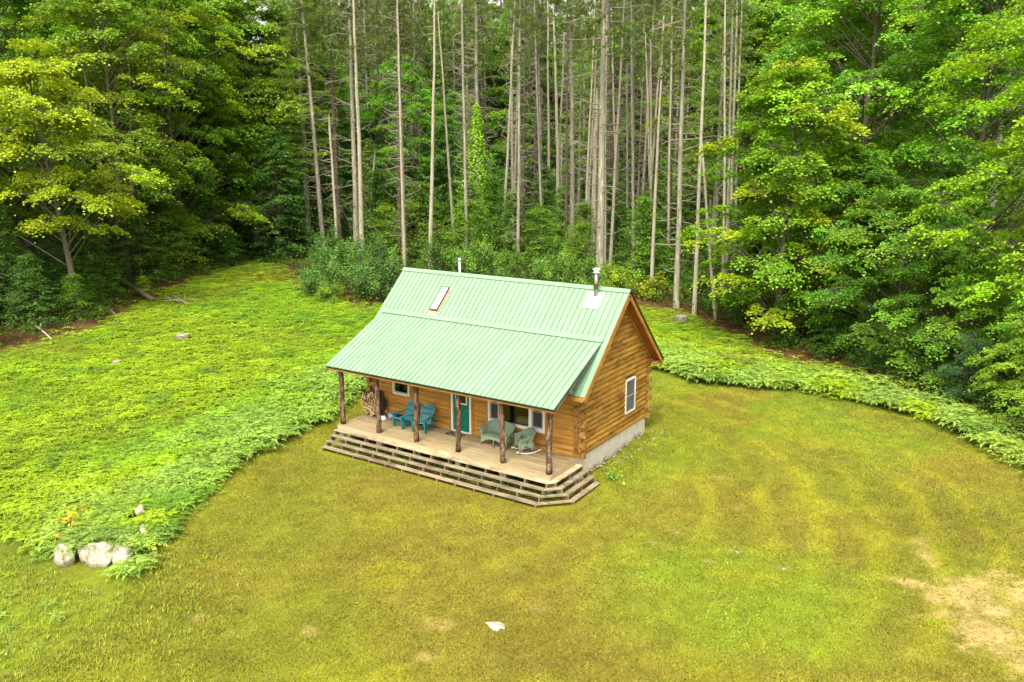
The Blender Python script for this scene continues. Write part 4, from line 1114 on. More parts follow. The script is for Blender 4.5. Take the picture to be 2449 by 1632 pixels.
def needle_tufts(Pc, Dr, rg, k, L, wd):
    n = len(Pc); P2 = np.repeat(Pc, k, 0); D2 = unit(np.repeat(Dr, k, 0)+rg.normal(0, .55, (n*k, 3)))
    s = unit(np.cross(D2, rg.normal(0, 1, (n*k, 3)))); l = (L*rg.uniform(.7, 1.3, n*k))[:, None]
    V = np.stack([P2-s*wd*.3, P2+D2*l*.55-s*wd*.5, P2+D2*l, P2+D2*l*.55+s*wd*.5], 1); return V.reshape(-1, 3)
def make_pine(seed, H, hb, Rm, base, trunk_r=.28, whorl=.75, mat='pine_bark', dense=1.0, L=.34, wd=.05, lowdead=True):
    rg = np.random.default_rng(seed); br, P_, D_, C_, dead = [], [], [], [], []
    z = hb
    while z < H-.3:
        t = (z-hb)/(H-hb); Lb = Rm*(1-t)**.5*rg.uniform(.6, 1.1)+.25
        for k in range(rg.integers(4, 7)):
            az = rg.uniform(0, 6.28); o = np.array([math.cos(az), math.sin(az), 0]); l = Lb*rg.uniform(.6, 1.15)
            rise = .10+.5*t; zz = z+rg.normal(0, .15)
            pts = np.array([[0, 0, zz], o*l*.5+[0, 0, zz+.10*l+rise*l*.3], o*l+[0, 0, zz+rise*l*.55]])
            br.append((pts, np.array([.035, .022, .008])))
            m = max(3, int(l*9*dense)); u = rg.uniform(.25, 1.0, m)**.8; tn = np.array([-o[1], o[0], 0])
            q = pts[0]*((1-u)**2)[:, None]+2*pts[1]*(u*(1-u))[:, None]+pts[2]*(u**2)[:, None]
            q = q+tn*(rg.uniform(-1, 1, m)*.34*l*(.3+.7*np.sin(np.pi*np.minimum(u, .98))))[:, None]+rg.normal(0, .05, (m, 3))
            P_.append(q); D_.append(np.tile(o*.8+np.array([0, 0, .55]), (m, 1)))
            C_.append(np.repeat(vary(vary(base, 1, rg, .15, .05)[0], m, rg, .12, .05), 9, 0))
        z += whorl*rg.uniform(.8, 1.2)*(1-.35*t)
    P_, D_, C_ = np.concatenate(P_), np.concatenate(D_), np.concatenate(C_)
    V = needle_tufts(P_, D_, rg, 9, L, wd)
    if lowdead: dead = dead_branches(rg, hb, 2.5, 34, 1.7)
    k = 8; t = np.linspace(0, 1, k); tp = np.stack([rg.normal(0, .05, k), rg.normal(0, .05, k), t*H*.98-.3], 1)
    return {'trunk': tubes_mesh('pine_trunk', [([(tp, trunk_r*(1.12-t))], 9), (br, 4), (dead, 3)], [M[mat], M[mat], M['dead_twig']]),
            'crown': quads_mesh('pine_crown', V, [M['needle']], np.repeat(C_, 4, 0))}
def dead_branches(rg, ztop, z0, n, Lmax, rb0=.012):
    segs = []
    for i in range(n):
        z = z0+(ztop-z0)*(i+rg.uniform())/n; az = rg.uniform(0, 6.28); o = np.array([math.cos(az), math.sin(az), 0])
        l = Lmax*rg.uniform(.25, 1.0)**1.2*(.65+.35*min(1, (z-z0)/6)); up = rg.normal(.03, .13)
        p0 = np.array([0, 0, z]); p1 = p0+o*l*.5+np.array([0, 0, up*l*.4]); p2 = p0+o*l+np.array([0, 0, up*l*.9])+rg.normal(0, .08*l, 3)
        r = rb0+rb0*.8*l; segs.append((np.array([p0, p1, p2]), np.array([r, r*.75, r*.3])))
        for q in range(rg.integers(0, 4)):
            u = rg.uniform(.35, .95); b = p1*(1-u)+p2*u; d = unit((p2-p0)/l+rg.normal(0, .7, 3)); ll = l*rg.uniform(.15, .42)
            segs.append((np.array([b, b+d*ll]), np.array([r*.5, r*.25])))
    return segs
def make_dead(seed, H, r, branches, Lmax, bark, broken=False, crown=0.0, bow=.15):
    rg = np.random.default_rng(seed); k = 12; t = np.linspace(0, 1, k)
    bx = np.cumsum(rg.normal(0, bow*.35, k)); by = np.cumsum(rg.normal(0, bow*.35, k)); bx -= t*bx[-1]; by -= t*by[-1]
    tp = np.stack([bx, by, t*H-.3], 1)
    rad = r*(1.10-.72*t+.25*np.exp(-t*18))
    if broken: rad = r*(1.1-.45*t); rad[-1] *= .25
    segs = dead_branches(rg, H*(.97), 2.2, int(branches*1.7), Lmax*2.4, .0125)
    for s in segs:
        z = np.clip((s[0][0, 2]+.3)/H, 0, 1); s[0][:, 0] += np.interp(z, t, bx); s[0][:, 1] += np.interp(z, t, by)
    d = {'trunk': tubes_mesh('dead_trunk', [([(tp, rad)], 9), (segs, 3)], [M[bark], M['dead_twig']])}
    if crown:
        P_, D_ = [], []
        for b in range(int(34*crown)):
            z = H*(.62+.38*rg.uniform()**.75); az = rg.uniform(0, 6.28); l = rg.uniform(3.0, 8.5)*(1.15-.85*(z-H*.62)/(H*.38)); o = np.array([math.cos(az), math.sin(az), 0]); m = rg.integers(5, 11)
            u = rg.uniform(.35, 1.05, m); tn = np.array([-o[1], o[0], 0])
            q = o[None]*(u*l)[:, None]+tn[None]*(rg.normal(0, .16, m)*l)[:, None]; q[:, 2] = z+u*rg.normal(.35, .3)+rg.normal(0, .18, m)
            P_.append(q); D_.append(np.tile(o*.8+np.array([0, 0, .5]), (m, 1)))
        P_, D_ = np.concatenate(P_), np.concatenate(D_); m = len(P_)
        C_ = np.repeat(vary((.11, .155, .030), m, rg, .22, .08), 20, 0)
        V = needle_tufts(P_, D_, rg, 20, .80, .09); ctr = np.repeat(np.repeat(P_, 20, 0), 4, 0); V = ctr+(V-ctr)*np.array([1, 1, .36])   # the whole tree is later drawn out in height
        d['crown'] = quads_mesh('pine_crown', V, [M['needle']], np.repeat(C_, 4, 0))
    return d

# leaf colours
G_MAP, G_DARK, G_YEL, G_LIME = (.125, .230, .012), (.080, .175, .012), (.235, .300, .010), (.170, .300, .012)
G_HEM, G_BEECH, G_BLUE = (.066, .140, .022), (.090, .180, .018), (.070, .150, .024)

PROTO = {}
PROTO['maple_a'] = make_maple(1, 25, 6.0, 6.2, 92, .19, G_MAP, G_YEL, .16, 1.6, 7, 86, .25, fork=True)
PROTO['maple_b'] = make_maple(2, 24, 5.0, 5.6, 84, .19, G_DARK, G_MAP, .35, 1.5, 7, 80, .34)
PROTO['maple_yellow'] = make_maple(3, 17, 6.0, 4.4, 46, .17, (.260, .350, .014), (.350, .420, .014), .4, 1.35, 8, 110, .25, lean=(-.9, -.7))
PROTO['maple_low'] = make_maple(4, 16, 1.4, 4.4, 74, .16, (.125, .245, .012), (.260, .320, .010), .24, 1.25, 8, 106, .24, shape=.5)
PROTO['maple_wide'] = make_maple(5, 26, 3.5, 7.0, 120, .17, (.085, .200, .014), G_LIME, .22, 1.5, 8, 100, .42, shape=.45)
PROTO['maple_lime'] = make_maple(6, 23, 2.6, 6.6, 105, .145, (.165, .320, .012), (.235, .360, .012), .4, 1.4, 9, 120, .36, shape=.45)
PROTO['beech_low'] = make_maple(7, 10.5, .5, 4.6, 70, .14, (.080, .190, .014), (.130, .240, .016), .3, 1.15, 8, 92, .16, shape=.42)
PROTO['hemlock'] = make_layered(11, 9.5, 3.1, .15, G_HEM, .3, 30, 10, 52, .75, .12)
PROTO['beech_sapling'] = make_layered(12, 6.5, 2.6, .16, G_BEECH, .4, 22, 10, 46, .6, .07)
PROTO['beech_dark'] = make_layered(13, 12.0, 4.2, .20, (.068, .160, .022), .4, 32, 12, 48, .55, .14)
PROTO['sapling_green'] = make_layered(14, 5.0, 2.0, .15, (.105, .210, .014), .3, 18, 9, 44, .55, .06)
PROTO['sapling_yellow'] = make_layered(15, 4.0, 1.9, .17, (.230, .300, .012), .8, 9, 8, 56, .5, .06)
PROTO['shrub_blue'] = make_shrub(21, 3.3, 1.9, .13, G_BLUE)
PROTO['shrub_blue_tall'] = make_shrub(24, 4.2, 1.7, .13, (.080, .160, .022), 34)
PROTO['shrub_green'] = make_shrub(22, 2.7, 1.7, .13, (.100, .190, .020))
PROTO['shrub_lime'] = make_shrub(23, 1.2, 1.0, .13, (.180, .255, .014), 14, 110)
PROTO['white_pine'] = make_pine(31, 26, 7.0, 4.2, (.125, .205, .030), .30)
PROTO['young_pine'] = make_pine(32, 3.4, .2, 1.5, (.060, .135, .050), .05, .34, 'stem', 2.2, .17, .022, False)
PROTO['pine_p1'] = make_dead(41, 25, .5, 95, 2.1, 'pine_bark', crown=1.7)
PROTO['pine_p2'] = make_dead(42, 24, .5, 80, 2.4, 'pine_bark', crown=1.5)
PROTO['pine_p3'] = make_dead(47, 26, .5, 110, 1.7, 'pine_bark', crown=2.0)
PROTO['pine_w1'] = make_dead(43, 22, .5, 34, 1.1, 'pale_bark', bow=.22)
PROTO['pine_w2'] = make_dead(44, 23, .5, 46, 1.3, 'pale_bark', bow=.28)
PROTO['pine_d1'] = make_dead(45, 26, .5, 90, 1.9, 'dark_bark', crown=2.2)
PROTO['snag_1'] = make_dead(46, 13, .5, 44, 1.8, 'pale_bark', broken=True, bow=.25)
PROTO['snag_2'] = make_dead(48, 13, .5, 26, 1.1, 'pale_bark', broken=True, bow=.3)
for p_ in list(PROTO):
    pass
PART = {'trunk': 'trunk', 'crown': 'crown', 'branches': 'branches', 'stems': 'stems', 'foliage': 'foliage'}
def plant(proto, name, label, cat, x, y, s=1.0, rz=0.0, group=None, tint=(1, 1, 1), sink=.0, rscale=None, rot=(0, 0)):
    r = empty(name, (x, y, gz(x, y)-sink)); r.rotation_euler = (rot[0], rot[1], rz)
    r.scale = (s, s, s) if rscale is None else rscale
    tag(r, label, cat, group)
    for k, me in PROTO[proto].items():
        o = bpy.data.objects.new(PART[k], me); COL.objects.link(o); o.parent = r
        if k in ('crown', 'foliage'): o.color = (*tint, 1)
    return r
rt_ = random.Random(77)
def rz(): return rt_.uniform(0, 6.28)

#SCATTER
# ------------------------------------------------------------------ trees, placed one by one
RX, RY = math.cos(0.5792), math.sin(0.5792)          # across the clearing, along the wood's edge
def trunk_tree(proto, x, y, lean, dia, top, label, group=None, name='pine_tree', cat='tree', ztop=None):
    a = rz(); H0 = {'snag_1': 13.0, 'snag_2': 13.0}.get(proto, 24.5)
    lx, ly = lean*RX, lean*RY
    px, py = lx*math.cos(-a)-ly*math.sin(-a), lx*math.sin(-a)+ly*math.cos(-a)
    return plant(proto, name, label, cat, x, y, rz=a, group=group, sink=.1, rscale=(dia, dia, top/H0), rot=(-py, px))
GP = 'pine trunks of the dead stand behind the cabin'
DPT = [
 (-32.1,30.2,-.019,.29,13.7,'snag_1','broken grey snag with long bare side branches, leftmost of the bare trunks'),
 (-46.8,46.9,-.075,.56,27,'pine_p1','thick grey pine leaning left behind the broken snag at left'),
 (-31.4,32.0,.010,.51,27,'pine_p2','big lichen spotted pine trunk rising from the blue green shrubs left of the cabin'),
 (-65.1,66.1,.011,.52,28,'pine_p3','far pine trunk half hidden behind the big lichen spotted trunk'),
 (-35.4,37.7,.119,.27,10,'snag_2','short pale snag leaning right beside a leafy vine column'),
 (-41.1,46.8,.021,.36,27,'pine_p1','grey pine with a pale stripped patch just right of the leafy vine column'),
 (-23.8,30.1,-.002,.26,25,'pine_w2','pale smooth bent trunk just above the left end of the cabin ridge'),
 (-41.9,52.1,-.008,.38,27,'pine_p2','spotted pine immediately right of the pale bent trunk'),
 (-47.3,59.7,-.012,.36,15,'snag_2','topless grey snag between two spotted pines'),
 (-44.3,57.0,.013,.40,27,'pine_p3','straight spotted pine right of the topless snag'),
 (-52.8,68.1,.014,.36,26,'pine_p1','thin pine close against the straight spotted pine'),
 (-27.8,42.7,-.058,.32,26,'pine_w1','pale peeled trunk leaning left above the white vent pipe'),
 (-42.8,62.7,.004,.38,27,'pine_p2','straight grey pine close behind the left leaning peeled trunk'),
 (-44.8,66.5,.113,.27,17,'snag_2','thin snag leaning right between the peeled trunk and the vine clad tree'),
 (-56.5,81.6,.020,.68,28,'pine_d1','dark thick trunk deep behind the left leaning peeled trunk'),
 (-27.2,45.9,.002,.56,28,'pine_p1','large pine with vines round its foot and dense dead branches'),
 (-23.4,45.0,.052,.34,27,'pine_w1','pale peeled trunk leaning right of the vine clad pine'),
 (-44.9,77.2,-.010,.57,29,'pine_d1','dark pine just left of the right leaning peeled trunk'),
 (-32.8,65.6,.002,.50,28,'pine_d1','dark straight pine above the middle of the cabin ridge'),
 (-23.5,54.6,-.017,.37,27,'pine_w2','pale streaked trunk right of the dark straight pine'),
 (-31.9,66.2,.015,.25,17,'snag_2','thin crooked snag between the dark straight pine and the streaked trunk'),
 (-33.4,72.9,-.019,.48,27,'pine_d1','dim pine trunk between the streaked trunk and the thick one'),
 (-13.4,42.0,-.030,.49,27,'pine_p3','thick grey pine with many short branches left of the stove pipe'),
 (-5.8,32.8,-.011,.65,27,'pine_p2','thickest grey pine trunk, directly behind the steel stove pipe'),
 (-12.8,44.8,.002,.58,16,'snag_1','stout pine close against the left of the thickest trunk'),
 (-26.2,62.2,-.016,.37,11,'snag_1','short broken snag left of the two thick trunks'),
 (-28.1,70.7,.002,.37,25,'pine_w2','pale thin trunk deep left of the thickest pine'),
 (-28.5,73.1,-.012,.52,20,'pine_d1','dark trunk deep beside the pale thin one left of the thickest pine'),
 (-25.0,78.3,-.042,.44,24,'pine_w1','reddish pale trunk in the dark gap right of the thickest pine'),
 (-20.5,70.7,-.030,.46,27,'pine_d1','branchy dark trunk in the gap right of the thickest pine'),
 (-24.3,84.9,-.018,.61,28,'pine_d1','far dark trunk at the right side of the dark gap'),
 (-2.0,34.2,.005,.29,23,'pine_w1','pale peeled trunk leaning right, alone between the stove pipe and the right hand trunk cluster'),
 (2.1,29.2,-.016,.39,25,'pine_p2','stout grey trunk standing at the fern edge, leftmost of the right cluster front'),
 (-2.5,38.7,-.029,.27,25,'pine_w2','orange streaked trunk behind the stout grey one of the right cluster'),
 (-2.6,39.2,-.024,.25,24,'pine_d1','thin dark trunk touching the orange streaked trunk'),
 (4.0,27.8,-.015,.29,25,'pine_w2','lichen mottled trunk with a forked top near the fern edge'),
 (-14.6,79.8,-.120,.42,28,'pine_w1','far pale trunk leaning left through the right cluster'),
 (5.7,27.2,-.131,.21,13,'snag_2','thin snag leaning left at the fern edge by the yellow green maple'),
 (4.7,31.5,-.051,.24,25,'pine_w2','slim mottled trunk just left of the yellow green maple'),
 (4.2,33.6,-.036,.25,25,'pine_p3','slim grey trunk second from the yellow green maple'),
 (2.7,39.0,-.036,.26,26,'pine_w2','tall mottled pale trunk behind the slim pair at right'),
 (1.5,43.5,-.032,.24,26,'pine_w1','narrow pale trunk third in the row receding behind the maple'),
 (.3,48.7,-.039,.25,27,'pine_w2','narrow mottled trunk fourth in the row receding behind the maple'),
 (-6.9,72.6,-.034,.31,28,'pine_w1','far pale trunk fifth in the row receding behind the maple'),
 (-16.3,104.8,0,.40,29,'pine_w2','farthest trunk of the row receding behind the maple'),
 (-8.6,65.3,-.036,.29,28,'pine_w2','spindly trunk between the mottled forked one and the receding row'),
 (-11.6,67.4,-.065,.33,22,'pine_d1','dark spindly trunk leaning left in the middle of the right cluster'),
 (-11.8,65.1,-.002,.30,24,'pine_w1','spindly upright trunk in the middle of the right cluster'),
 (-15.2,53.5,-.034,.36,26,'pine_d1','dark pine hidden close behind the thickest trunk'),
]
for x, y, ln, dia, top, pr, lab in DPT:
    trunk_tree(pr, x, y, ln, dia, top, lab, GP, 'tree_snag' if pr.startswith('snag') else 'pine_tree')
# dim trunks further back: nothing tells these apart
def uv(x, y): return x*RX+y*RY, -x*RY+y*RX           # u across, v away from the camera
def xy(u, v): return u*RX-v*RY, u*RY+v*RX
rb = random.Random(4); cnt = 0; pts_ = [uv(d[0], d[1]) for d in DPT]
cam_u, cam_v = uv(23.48, -24.81)
while cnt < 78:
    dist = rb.uniform(70, 128); ang = rb.uniform(-.24, .235); u, v = cam_u+ang*dist, cam_v+dist
    if min((u-a)**2+(v-b)**2 for a, b in pts_) < 3.0: continue
    pts_.append((u, v)); x, y = xy(u, v); cnt += 1
    trunk_tree(rb.choice(['pine_d1', 'pine_d1', 'pine_p1', 'pine_p3', 'pine_w2', 'pine_w1', 'pine_d1']), x, y, rb.gauss(0, .025), rb.uniform(.26, .46), rb.uniform(24, 30),
               'slim trunk among the crowded background of the pine stand', 'slim background trunks of the pine stand')

cnt = 0
while cnt < 16:
    dist = rb.uniform(66, 98); ang = rb.uniform(.085, .222); u, v = cam_u+ang*dist, cam_v+dist
    if min((u-a)**2+(v-b)**2 for a, b in pts_) < 1.0: continue
    pts_.append((u, v)); x, y = xy(u, v); cnt += 1
    trunk_tree(rb.choice(['pine_w1', 'pine_w2', 'pine_w2', 'pine_p3']), x, y, rb.gauss(-.015, .03), rb.uniform(.20, .32), rb.uniform(22, 27),
               'slender pale trunk in the crowded cluster right of the stove pipe', 'slender pale trunks of the right cluster')

# vine column round the foot of two trees
def vine(label, x, y, H, r, col, n, seed):
    rg = np.random.default_rng(seed); z = H*rg.uniform(0, 1, n)**1.25; a = rg.uniform(0, 6.28, n)
    q = r*np.minimum(1, (1.02-z/H)*1.5)*(.45+.55*np.sin(a*1.5+z*.8)**2)*rg.uniform(.4, 1.15, n)+.12
    P_ = np.stack([q*np.cos(a), q*np.sin(a), z], 1); U_ = np.stack([np.cos(a), np.sin(a), np.full(n, .6)], 1)
    t = empty('climbing_vine', (x, y, gz(x, y))); tag(t, label, 'vine')
    st = [(np.array([[.3*math.cos(k), .3*math.sin(k), 0], [.28*math.cos(k+1), .28*math.sin(k+1), H*.5], [.1, 0, H*.95]]), np.array([.05, .04, .015])) for k in range(3)]
    link('stem', tubes_mesh('vine_stems', [(st, 4)], [M['stem']]), t)
    link('foliage', quads_mesh('vine_leaves', leaf_quads(P_, .24, rg, U_, .5, .8), [M['leaf']], np.repeat(vary(col, n, rg, .2, .06), 4, 0)), t)
vine('bright green vine climbing in a pointed column up the large pine', -26.9, 45.5, 14.2, 2.3, (.260, .460, .022), 4200, 5)
vine('green and yellow vine on the pale snag left of the bent trunk', -35.5, 38.3, 10.5, 1.4, (.120, .190, .014), 1700, 6)

T_ = plant
# --- left edge
T_('maple_yellow', 'maple_tree', 'yellow green maple with a thick pale leaning trunk at the left clearing edge', 'tree', -31.6, 4.9, 1.0, .5)
T_('maple_a', 'maple_tree', 'tall forked maple with several bare grey stems left of the dark beech', 'tree', -38.9, 13.2, 1.0, 1.2, tint=(1.2, 1.12, 1))
T_('maple_wide', 'maple_tree', 'tall maple with yellowing outer boughs, right of the forked one', 'tree', -42.5, 20.8, .98, 3.0, tint=(1.6, 1.28, .8))
T_('maple_b', 'maple_tree', 'green maple behind the yellow maple in the upper left corner', 'tree', -43.0, 2.5, 1.0, .3, tint=(1.9, 1.55, 1))
T_('maple_lime', 'maple_tree', 'bright maple whose crown fills the upper left corner', 'tree', -39.5, -1.5, .92, 4.2, tint=(1.0, .9, .9))
T_('maple_wide', 'maple_tree', 'dark maple deep between the yellow maple and the forked one', 'tree', -50.5, 11.5, 1.0, 5.1, tint=(1.1, 1.05, .9))
T_('beech_dark', 'beech_tree', 'broad dark green beech sweeping to the ground left of the bare trunks', 'tree', -37.9, 28.1, .98, 0.8)
T_('beech_dark', 'beech_tree', 'second dark beech behind the broad one, nearer the snag', 'tree', -40.5, 35.0, .95, 2.4)
T_('beech_dark', 'beech_tree', 'dark beech under the tall maple with yellowing boughs', 'tree', -43.8, 23.5, .82, 4.0, tint=(.9, .9, 1))
T_('hemlock', 'hemlock_tree', 'hemlock growing close behind the thick pale maple trunk', 'tree', -35.0, 6.4, .75, 1.0)
T_('hemlock', 'hemlock_tree', 'dark hemlock left of the thick pale maple trunk', 'tree', -34.2, 1.6, .82, 2.0)
T_('hemlock', 'hemlock_tree', 'dark hemlock at the lower left edge of the woods', 'tree', -29.4, -3.0, .52, 4.4, tint=(1.9, 1.9, 1.7))
T_('hemlock', 'hemlock_tree', 'tall dark hemlock behind the lower left edge trees', 'tree', -36.5, -2.0, 1.0, 5.0)
T_('hemlock', 'hemlock_tree', 'hemlock between the pale maple trunk and the forked maple', 'tree', -39.4, 9.7, .85, 3.4)
T_('hemlock', 'hemlock_tree', 'hemlock at the foot of the forked maple', 'tree', -41.0, 14.8, .80, .9)
T_('hemlock', 'hemlock_tree', 'hemlock right of the forked maple trunk', 'tree', -41.6, 17.6, .82, 5.9)
T_('hemlock', 'hemlock_tree', 'hemlock nearest the upper tip of the fern clearing', 'tree', -42.6, 20.9, .78, 2.9)
T_('hemlock', 'hemlock_tree', 'dark hemlock far back behind the fallen trunk', 'tree', -47.5, 12.5, 1.15, 2.2)
T_('hemlock', 'hemlock_tree', 'dark hemlock far back behind the yellow maple', 'tree', -44.5, 6.5, 1.2, 3.2)
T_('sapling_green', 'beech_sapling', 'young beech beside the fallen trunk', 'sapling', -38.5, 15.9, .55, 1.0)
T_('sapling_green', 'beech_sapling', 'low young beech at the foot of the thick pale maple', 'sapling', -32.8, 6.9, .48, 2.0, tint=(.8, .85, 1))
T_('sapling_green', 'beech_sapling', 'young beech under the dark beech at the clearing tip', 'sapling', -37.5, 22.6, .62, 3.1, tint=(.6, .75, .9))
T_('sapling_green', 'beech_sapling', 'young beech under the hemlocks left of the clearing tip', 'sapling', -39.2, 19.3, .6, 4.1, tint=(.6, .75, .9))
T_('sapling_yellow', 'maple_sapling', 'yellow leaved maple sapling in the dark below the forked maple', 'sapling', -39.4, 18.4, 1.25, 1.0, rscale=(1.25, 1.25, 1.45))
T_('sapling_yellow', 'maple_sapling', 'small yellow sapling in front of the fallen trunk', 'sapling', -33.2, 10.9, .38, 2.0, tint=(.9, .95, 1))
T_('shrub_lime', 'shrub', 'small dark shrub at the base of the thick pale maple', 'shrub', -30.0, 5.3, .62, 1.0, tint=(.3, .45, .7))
T_('white_pine', 'white_pine', 'light green white pine with tiered boughs left of the bare trunks', 'tree', -48.0, 38.5, 1.0, 1.0, tint=(1.4, 1.3, 1))
T_('white_pine', 'white_pine', 'white pine with tiered boughs behind the tall yellowing maple', 'tree', -53.5, 33.0, 1.05, 2.0, tint=(.85, .9, .9))
T_('white_pine', 'white_pine', 'white pine with tiered boughs standing behind the leaning grey pine', 'tree', -52.0, 47.5, 1.05, 3.0, tint=(.9, .95, .9))
# --- shrubs left of and behind the cabin
GS = 'shrubs along the wood edge behind the cabin'
for pr, lab, x, y, s, tn in [
 ('shrub_blue', 'blue green shrub closest to the left end of the cabin', -17.4, 19.6, 1.25, (1, 1, 1)),
 ('shrub_blue', 'blue green shrub at the left tip of the shrub bank', -21.8, 18.2, 1.0, (1.1, 1.15, 1)),
 ('shrub_blue_tall', 'tall blue green shrub behind the one closest to the cabin', -20.6, 22.6, 1.2, (.95, 1, .95)),
 ('shrub_blue_tall', 'blue green shrub below the broken snag', -28.2, 25.6, 1.05, (1, 1.1, 1.1)),
 ('shrub_green', 'green shrub below the big lichen spotted trunk', -25.0, 24.2, 1.3, (.9, .95, 1.2)),
 ('shrub_green', 'small green shrub between the shrub bank and the ferns', -20.0, 17.4, .62, (1.4, 1.2, .8)),
 ('shrub_blue_tall', 'blue green shrub behind the ridge left of the vent pipe', -19.0, 28.5, .95, (1.15, 1.15, .8)),
 ('shrub_blue', 'grey green shrub behind the ridge at the vent pipe', -15.8, 29.3, 1.2, (1.3, 1.25, .9)),
 ('shrub_blue_tall', 'grey green shrub behind the ridge right of the vent pipe', -12.4, 29.8, .85, (1.4, 1.35, .9)),
 ('shrub_blue', 'grey green shrub behind the middle of the ridge', -9.0, 30.6, 1.05, (1.35, 1.3, .8)),
 ('shrub_green', 'green shrub behind the ridge left of the stove pipe', -6.2, 30.4, 1.15, (1.15, 1.1, 1)),
 ('shrub_green', 'yellow green shrub right of the stove pipe', -3.4, 31.0, 1.0, (1.7, 1.35, .8)),
 ('shrub_lime', 'low yellow shrub by the brown debris heap behind the gable', -.6, 31.4, 1.3, (1.1, .95, .8)),
 ('shrub_lime', 'low yellow shrub right of the brown debris heap', 1.4, 31.6, 1.0, (1.0, .9, .8)),
 ('shrub_green', 'green shrub between the stout trunk and the mottled trunk', 3.2, 31.5, 1.0, (.8, .9, 1)),
 ('shrub_green', 'dark shrub at the foot of the slim pair of trunks', 6.3, 29.3, 1.0, (.7, .8, 1))]:
    T_(pr, 'shrub', lab, 'shrub', x, y, s, rz(), GS, tn)
GB = 'young beeches under the pine stand'
for pr, lab, x, y, s, tn in [
 ('sapling_green', 'yellowish young beech left of the pale bent trunk', -28.5, 33.0, 1.05, (1.2, 1.05, .9)),
 ('beech_sapling', 'leafy young beech right of the pale bent trunk', -25.4, 34.2, 1.1, (1.35, 1.15, 1)),
 ('beech_sapling', 'young beech behind the vent pipe', -21.2, 36.4, 1.1, (1, 1, 1)),
 ('sapling_green', 'pale green young beech right of the left leaning peeled trunk', -19.8, 34.2, 1.2, (1.15, 1.05, 1)),
 ('beech_sapling', 'dark young beech under the vine clad pine', -22.8, 42.0, 1.15, (.9, 1, 1)),
 ('beech_sapling', 'bushy young beech right of the right leaning peeled trunk', -17.6, 38.6, 1.0, (.95, .95, 1)),
 ('sapling_green', 'young beech under the dark straight pine', -14.4, 37.6, 1.1, (1, 1, 1)),
 ('beech_sapling', 'young beech under the streaked trunk', -15.8, 44.0, 1.0, (1.1, 1.1, 1)),
 ('sapling_green', 'yellowish young beech left of the stove pipe', -8.8, 35.0, .95, (1.15, 1.0, 1)),
 ('beech_sapling', 'young beech beneath the thick short branched pine', -11.0, 39.4, .9, (1.1, 1.05, 1)),
 ('beech_sapling', 'bright young beech just right of the thickest trunk', -4.2, 36.9, 1.05, (1.25, 1.25, 1)),
 ('beech_sapling', 'young beech in the dark gap', -5.6, 44.0, 1.25, (1.1, 1.1, 1)),
 ('beech_sapling', 'dark young beech behind the lone peeled trunk', -2.4, 40.2, 1.05, (.8, .9, 1)),
 ('sapling_green', 'young beech at the foot of the lone peeled trunk', -1.6, 35.4, .75, (.9, .95, 1)),
 ('sapling_green', 'young beech between the front trunks of the right cluster', 1.2, 35.2, 1.0, (.8, .9, 1)),
 ('beech_sapling', 'dark young beech behind the right trunk cluster', 2.6, 38.6, 1.0, (.8, .9, 1)),
 ('beech_sapling', 'dark young beech behind the big lichen spotted trunk', -33.4, 37.4, 1.2, (.8, .9, 1)),
 ('beech_sapling', 'young beech behind the leafy vine column', -37.0, 46.0, 1.3, (.9, 1, 1))]:
    T_(pr, 'beech_sapling', lab, 'sapling', x, y, s, rz(), GB, tn)
# far understory of the stand: countless look-alikes
ru = random.Random(9)
for k in range(58):
    dist = ru.uniform(84, 122); ang = ru.uniform(-.27, .24); x, y = xy(cam_u+ang*dist, cam_v+dist)
    T_(ru.choice(['beech_sapling', 'beech_dark', 'beech_sapling', 'sapling_green']), 'understory_sapling', 'leafy understory tree in the shade between the background trunks', 'sapling', x, y, ru.uniform(.6, 1.1), rz(), 'understory trees of the background', (ru.uniform(1.1, 1.6),)*3)  # raised tint: light between the trunks put into the leaf colour
# --- right edge
T_('maple_low', 'maple_tree', 'maple with yellow tipped leaves beside the trunk cluster, foliage down to the ground', 'tree', 10.3, 25.3, 1.0, 1.4, tint=(1.3, 1.25, 1))
T_('maple_low', 'maple_tree', 'smaller green maple growing into the right side of the yellow tipped one', 'tree', 13.8, 26.0, .72, 3.4, tint=(.75, .9, 1))
T_('maple_wide', 'maple_tree', 'tall dark maple with bare twisted limbs behind the yellow tipped maple', 'tree', 12.5, 35.0, 1.0, 2.2, tint=(1.3, 1.25, 1))
T_('maple_wide', 'maple_tree', 'tall dense maple at upper right with a dark hollow beneath it', 'tree', 19.6, 31.0, .95, .2, tint=(1.25, 1.25, 1))
T_('beech_low', 'beech_tree', 'spreading beech with layered drooping boughs over the right clearing edge', 'tree', 17.2, 23.6, .92, .4, tint=(1.25, 1.15, 1))
T_('beech_low', 'beech_tree', 'beech with long pale leaves right of the spreading one', 'tree', 20.3, 21.4, .74, 2.6, tint=(1.35, 1.2, 1.2))
T_('maple_lime', 'maple_tree', 'bright lime green maple reaching in from the right edge', 'tree', 26.4, 19.9, .95, 3.6, tint=(1.2, 1.15, 1))
T_('beech_low', 'beech_tree', 'pale speckled young beech at the right edge beside the lawn', 'tree', 24.1, 15.2, .50, 1.4, tint=(1.9, 1.45, 1.3))
T_('beech_low', 'beech_tree', 'speckled beech behind the young one at the right edge', 'tree', 24.3, 18.4, .60, 4.4, tint=(1.5, 1.25, 1.2))
T_('young_pine', 'white_pine', 'bushy blue green young white pine at the right clearing edge', 'tree', 21.4, 17.4, 1.0, 1.0)
T_('young_pine', 'white_pine', 'smaller young white pine left of the bushy one', 'tree', 18.9, 20.2, .82, 2.0, tint=(1, 1, .75))
